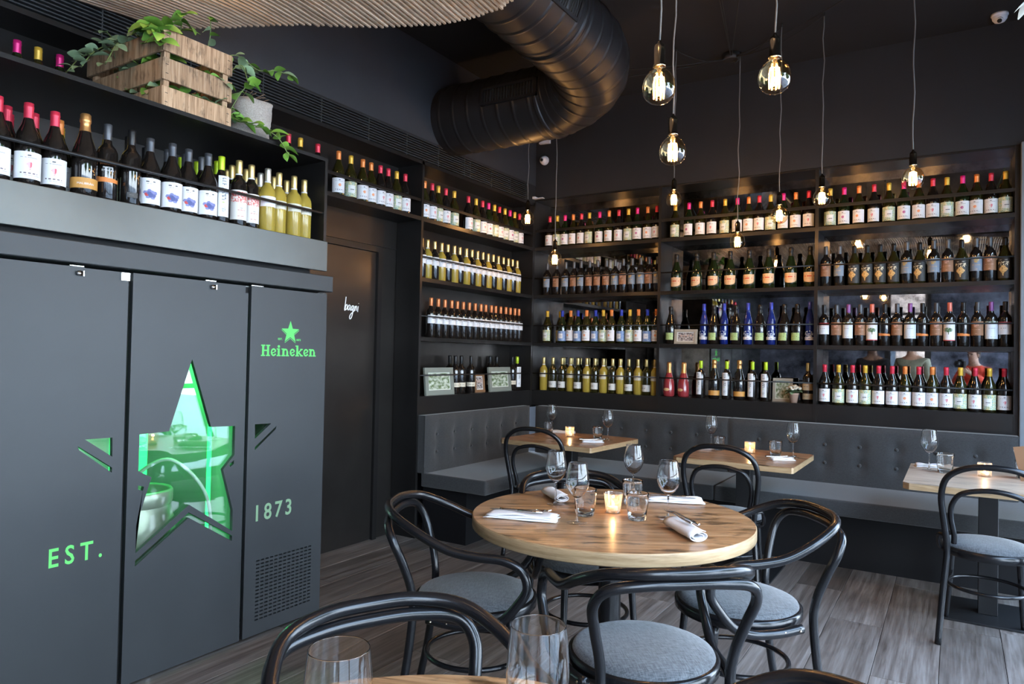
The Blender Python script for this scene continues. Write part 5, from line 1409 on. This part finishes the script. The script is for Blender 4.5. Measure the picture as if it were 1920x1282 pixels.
plant('bright green plant at the crate corner, a leafy tip hanging over', (.40, -3.95, cz+.05),
      [([(0, 0, 0), (.02, -.01, .2), (.05, -.03, .32), (.12, -.07, .30), (.15, -.09, .22)], 12, 1.45), ([(0, 0, 0), (0, -.02, .22), (.03, -.06, .33), (.08, -.11, .30)], 9, 1.3), ([(0, 0, 0), (.03, .03, .22), (.08, .04, .35), (.10, .03, .40)], 8, 1.3), ([(.02, 0, 0), (.05, 0, .2), (.11, -.05, .27), (.16, -.12, .25)], 7, 1.3)], [0, 2])
plant('thin climbing shoots arching above the right end of the crate', (.42, -3.80, cz+.05),
      [([(0, 0, 0), (.01, .02, .22), (.03, .05, .36), (.05, .04, .46)], 7, 1.0), ([(0, 0, 0), (.03, .06, .24), (.07, .16, .33), (.08, .28, .30), (.09, .38, .33), (.10, .46, .33)], 11, 1.05), ([(0, .05, 0), (.04, .12, .2), (.1, .17, .28), (.13, .19, .2)], 7, 1.1)], [0, 1])
plant('green leaves poking through the lower crate gaps', (.40, -3.86, cz+.02),
      [([(0, -.10, .0), (.06, -.08, .08), (.10, .0, .10), (.12, .12, .09)], 9, 1.0), ([(0, 0, 0), (.06, .0, .14), (.11, .06, .20), (.14, .14, .19)], 9, 1.0), ([(-.25, -.10, 0), (-.2, -.13, .08), (-.05, -.14, .09), (.08, -.13, .10)], 9, 1.1), ([(-.28, -.10, .1), (-.2, -.13, .19), (-.05, -.14, .2), (.05, -.13, .2)], 9, 1.1), ([(-.1, .05, 0), (.05, .15, .08), (.12, .22, .06)], 6, 1.0)], [0, 1])
plant('trailing shoot hanging in front of burlap pot at display box edge', (.50, -3.68, cz+.10),
      [([(0, 0, 0), (.04, .03, -.04), (.10, .10, -.06), (.13, .18, -.09), (.14, .24, -.16)], 11, 1.1), ([(-.03, .0, -.05), (.02, .03, .06), (.06, .05, .12), (.07, .07, .14)], 5, 1.1)], [0, 2])
pt_ = thing('burlap_pot', 'crumpled burlap plant pot leaning beside the crate', 'plant pot', (.42, -3.50, 2.372), .3)
def wobp(a, z_): return .07*sin(3*a+z_*30)+.05*sin(5*a-z_*60)
MB().lathe([(0, .002), (.07, .0), (.088, .02), (.098, .06), (.105, .10), (.098, .14), (.102, .18), (.100, .205), (.092, .206), (.09, .16), (0, .15)], 40, wob=wobp).build('sack', burlap_m, pt_)
b_ = MB()
for k in range(12):
    a = rnd.random()*6.3; b_.tube([(.04*cos(a), .04*sin(a), .15), (.06*cos(a), .06*sin(a), .22), (.09*cos(a+.4), .09*sin(a+.4), .225+rnd.random()*.03)], .0018, 5)
b_.build('dry_twigs', mat('dry_twig', (.20, .13, .08), .8), pt_)
# small flower pot in bay 2
fp = thing('flower_pot', 'small terracotta pot of white flowers on bottom shelf of middle bay', 'plant', (2.315, .065, ZS[3]), 0)
MB().lathe([(0, 0), (.026, 0), (.036, .062), (.039, .064), (.039, .074), (.034, .074), (.03, .06), (0, .058)], 24).build('pot', terra_m, fp)
for k in range(16):
    a = k*2.4; r_ = .055*sqrt((k+.5)/16); o = ob('flower', gl_m.setdefault('flw', MB().lathe([(0, .0), (.010, .004), (.017, .012), (.013, .018), (.006, .014), (0, .013)], 10, wob=lambda a, z: .18*sin(5*a)).mesh('flower', petal_m)), fp, (r_*cos(a), r_*sin(a), .095+.03*(1-r_/.06)), (rnd.uniform(-.5, .5), rnd.uniform(-.5, .5), a))
for k in range(22):
    a = k*1.9; o = ob('leaf', LM[1], fp, (.02*cos(a), .02*sin(a), .078), (0, rnd.uniform(-.7, .1), a)); o.scale = (1.0,)*3
# pale lily hanging into the top right
ly_ = thing('lily_flower', 'pale cream lily bloom at the top right picture edge', 'flower', (3.640, -2.20, 2.915), 0)
gl_m['pet'] = leaf_mesh(petal_m, .085, .030, .45, 'petal')
for k in range(12):
    a = k*2*pi/6+(.3 if k > 5 else 0); el = .1 if k < 6 else -.8
    ob('petal', gl_m['pet'], ly_, (.0, 0, -.06*(k > 5)), (0, el+.9, a))
MB().tube([(0, 0, 0), (.1, .05, .3), (.25, .1, .81)], .004, 6).build('stem', stem_m, ly_)

# ================================================================== PEOPLE reflected in the mirror
def skin_mesh(name, verts, edges, radii, m, root=0, sub=2):
    me = bpy.data.meshes.new(name); me.from_pydata(verts, edges, []); me.materials.append(m)
    o = bpy.data.objects.new(name, me); COL.objects.link(o)
    md = o.modifiers.new('s', 'SKIN'); md.use_smooth_shade = True
    for i, r_ in enumerate(radii): me.skin_vertices[0].data[i].radius = r_ if isinstance(r_, tuple) else (r_, r_)
    me.skin_vertices[0].data[root].use_root = True
    sb = o.modifiers.new('u', 'SUBSURF'); sb.levels = sub
    dg = bpy.context.evaluated_depsgraph_get(); dg.update()
    out = bpy.data.meshes.new_from_object(o.evaluated_get(dg)); bpy.data.objects.remove(o)
    out.name = name; return out
skin_t = mat('skin', (.42, .25, .18), .5)
def person(label, loc, rz, H, hair_c, top_m, trouser_m, arms, beard=False, group='people standing behind the camera position'):
    """faces +Y locally. arms: dict with elbow/wrist for l and r"""
    t = thing('person', label, 'person', loc, rz, group); k = H/1.75
    V = lambda x_, y_, z_: (x_*k, y_*k, z_*k)
    vs = [V(0, 0, .95), V(0, .0, 1.12), V(0, .0, 1.30), V(0, -.01, 1.42), V(0, .0, 1.50), V(0, .03, 1.58), V(0, .035, 1.66), V(0, .03, 1.72)]
    ed = [(i, i+1) for i in range(7)]; ra = [(.15*k, .11*k), (.135*k, .10*k), (.155*k, .105*k), (.13*k, .09*k), (.058*k, .058*k), (.068*k, .078*k), (.078*k, .092*k), (.062*k, .078*k)]
    def chain(start, pts, rr):
        prev = start
        for p, r_ in zip(pts, rr): vs.append(V(*p)); ra.append((r_*k, r_*k)); ed.append((prev, len(vs)-1)); prev = len(vs)-1
        return prev
    ends = {}
    for s, nm in ((-1, 'l'), (1, 'r')):
        el, wr = arms[nm]
        e_ = chain(3, [(s*.18, -.01, 1.41), el, wr], [.055, .042, .030]); ends[nm] = (Vector(V(*wr)), (Vector(V(*wr))-Vector(V(*el))).normalized(), e_)
        d = ends[nm][1]; wr_ = Vector(wr); d_ = Vector(d)
        palm = wr_+d_*.06; pi_ = chain(e_, [tuple(palm)], [.030])
        sidev = d_.cross(Vector((0, 0, 1))).normalized(); upn = sidev.cross(d_)
        for q in range(4):
            off = upn*((q-1.5)*.019); base = palm+d_*.02+off; l1 = base+d_*(.030+.004*(q in (1, 2)))-sidev*s*.008; l2 = l1+d_*.014-sidev*s*.022; l3 = l2-d_*.006-sidev*s*.018
            chain(pi_, [tuple(base), tuple(l1), tuple(l2), tuple(l3)], [.0095, .0088, .008, .007])
        tb = wr_+d_*.025+upn*.026; chain(e_, [tuple(tb), tuple(tb+upn*.02+d_*.02), tuple(tb+upn*.026+d_*.045-sidev*s*.01)], [.011, .010, .0085])
        chain(0, [(s*.095, 0, .90), (s*.10, .01, .50), (s*.10, -.01, .09), (s*.105, .12, .035)], [.085, .055, .04, .035])
    body = ob('body', skin_mesh('body', vs, ed, ra, skin_t), t)
    # face details
    for s in (-1, 1):
        MB().lathe([(0, -.011), (.008, -.008), (.0115, 0), (.008, .008), (0, .011)], 12).build('eye', mat('eye_dark', (.03, .02, .02), .3), body, V(s*.030, .112, 1.655))
        MB().lathe([(0, -.025), (.008, -.018), (.012, 0), (.009, .02), (0, .026)], 10).build('ear', skin_t, body, V(s*.080, .03, 1.64))
    MB().tube([V(0, .115, 1.66), V(0, .135, 1.625), V(0, .12, 1.612)], [.008*k, .015*k, .010*k], 8).build('nose', skin_t, body)
    MB().tube([V(-.026, .108, 1.585), V(0, .118, 1.583), V(.026, .108, 1.585)], [.003*k, .006*k, .003*k], 8).build('mouth', mat('lips', (.32, .12, .10), .5), body)
    hm = mat('hair_%.2f' % hair_c[0], hair_c, .7, bump=(80, .6))
    b_ = MB(); vv = []
    prof = []
    for j in range(9):
        ph = pi/2*(1-j/8)*1.0
        prof.append((.094*k*cos(ph), (1.668+.085*sin(ph))*k))
    b_.lathe([(r_, z_) for r_, z_ in prof[::-1]][::-1], 24)
    b_.v = [(x_*.95, y_*1.13+.018*k, z_ if y_ < .03 or z_ > 1.70*k else z_+.035*k) for x_, y_, z_ in b_.v]
    b_.lathe([(.080*k, 1.60*k), (.093*k, 1.668*k)], 24); b_.v[-24*2:] = [(x_*.95, min(y_*1.13+.012*k, .02*k), z_) for x_, y_, z_ in b_.v[-24*2:]]
    b_.build('hair', hm, t)
    # garment top: slightly larger torso and sleeves
    gv = [V(0, 0, .90), V(0, 0, 1.12), V(0, 0, 1.30), V(0, -.01, 1.43), V(0, .0, 1.475)]; ge = [(i, i+1) for i in range(4)]
    gr_ = [(.185*k, .135*k), (.165*k, .125*k), (.185*k, .13*k), (.15*k, .11*k), (.075*k, .075*k)]
    for s, nm in ((-1, 'l'), (1, 'r')):
        el, wr = arms[nm]; prev = 3
        wv_ = Vector(el).lerp(Vector(wr), .86)
        for p, r_ in (((s*.19, -.01, 1.40), .075), (el, .060), (tuple(wv_), .045)):
            gv.append(V(*p)); gr_.append((r_*k, r_*k)); ge.append((prev, len(gv)-1)); prev = len(gv)-1
    ob('jacket', skin_mesh('jacket', gv, ge, gr_, top_m), t)
    lv = [V(0, 0, .97), V(0, 0, .90)]; le = [(0, 1)]; lr = [(.16*k, .12*k), (.15*k, .115*k)]
    for s in (-1, 1):
        prev = 1
        for p, r_ in (((s*.095, 0, .84), .098), ((s*.10, .01, .50), .072), ((s*.10, -.01, .10), .060)):
            lv.append(V(*p)); lr.append((r_*k, r_*k)); le.append((prev, len(lv)-1)); prev = len(lv)-1
    ob('trousers', skin_mesh('trousers', lv, le, lr, trouser_m), t)
    for s in (-1, 1): MB().tube([V(s*.10, -.06, .045), V(s*.102, .02, .05), V(s*.106, .10, .04), V(s*.108, .16, .03)], [.045*k, .052*k, .045*k, .028*k], 12).build('shoe', black_m, t)
    return t
tm = mat('dark_trousers', (.02, .022, .03), .8)
redj = mat('red_jacket', (.80, .09, .05), .7, bump=(20, .8)); olive = mat('olive_jacket', (.20, .21, .16), .85, bump=(30, .6)); blk = mat('black_sweater', (.015, .016, .020), .9)
pc = CAM - fwd*.42
person('photographer in red jacket holding a camera to face, reflected in bottom right mirror', (pc.x+.02, pc.y-.02, 0), YAW, 1.60, (.03, .02, .015), redj, tm,
       {'l': ((-.26, .10, 1.18), (-.05, .30, 1.30)), 'r': ((.27, .10, 1.20), (.09, .28, 1.36))})
person('person in olive jacket standing left of the photographer in the mirror', (2.82, -6.05, 0), .35, 1.74, (.05, .035, .025), olive, tm,
       {'l': ((-.25, .02, 1.12), (-.20, .20, .95)), 'r': ((.25, .02, 1.12), (.20, .20, .95))})
person('person in black sweater, leftmost of the three reflected people', (2.27, -6.15, 0), .25, 1.72, (.04, .03, .02), blk, tm,
       {'l': ((-.25, .0, 1.12), (-.22, .10, .88)), 'r': ((.25, .0, 1.12), (.22, .10, .88))})
pcam = thing('photo_camera', 'black photo camera held by the photographer in red', 'camera', CAM - fwd*.10 - u2*.0, YAW)
MB().box((-.07, -.06, -.05), (.07, .0, .045), bev=.008).box((-.03, -.055, .045), (.03, -.01, .07)).build('camera_body', black_m, pcam)
MB().tube([(0, 0, 0), (0, .07, 0)], [.036, .038], 24).build('lens', mat('lens_black', (.01, .01, .012), .3), pcam)

# building added opposite to dim the bright sky in the mirrored rear window
nb_ = thing('added_building', 'added pale brick building dimming the sky behind the rear window', 'building', (2.6, -15.5, -.125))
MB().box((-8, -.5, 0), (8, 0, 7)).build('wall', mat('pale_brick', (.30, .22, .17), .9, var=(2, .3, (1, 1, 3))), nb_)
for i in range(6):
    for j in range(2): MB().box((-6.6+i*2.4, -.02, 1.0+j*3), (-5.4+i*2.4, .03, 2.6+j*3)).build('window', mat('shop_window', (.05, .06, .07), .1), nb_)
# trees outside, seen only in reflections
bark = mat('bark', (.08, .06, .045), .9); crown_m = mat('tree_leaves', (.06, .14, .03), .7, var=(6, .5, (1, 1, 1)))
for i, (tx, ty, tw) in enumerate(((8.5, -1.5, 'outside the side windows, nearest the back wall'), (9.5, -6.5, 'outside the side windows, farther from back wall'))):
    t = thing('street_tree', 'green street tree '+tw, 'tree', (tx, ty, -.125), 0, 'street trees outside')
    MB().tube([(0, 0, 0), (.05, 0, 1.4), (0, .05, 2.8)], [.14, .11, .08], 10).build('trunk', bark, t)
    bm = bmesh.new(); bmesh.ops.create_icosphere(bm, subdivisions=4, radius=1.5)
    for v in bm.verts:
        q = noise.noise(v.co*1.6+Vector((i*9, 0, 0)))*.45+noise.noise(v.co*5)*.2; v.co = v.co*(1+q); v.co.z = v.co.z*.85+3.6
    me = bpy.data.meshes.new('crown'); bm.to_mesh(me); bm.free(); me.materials.append(crown_m); ob('crown', me, t)
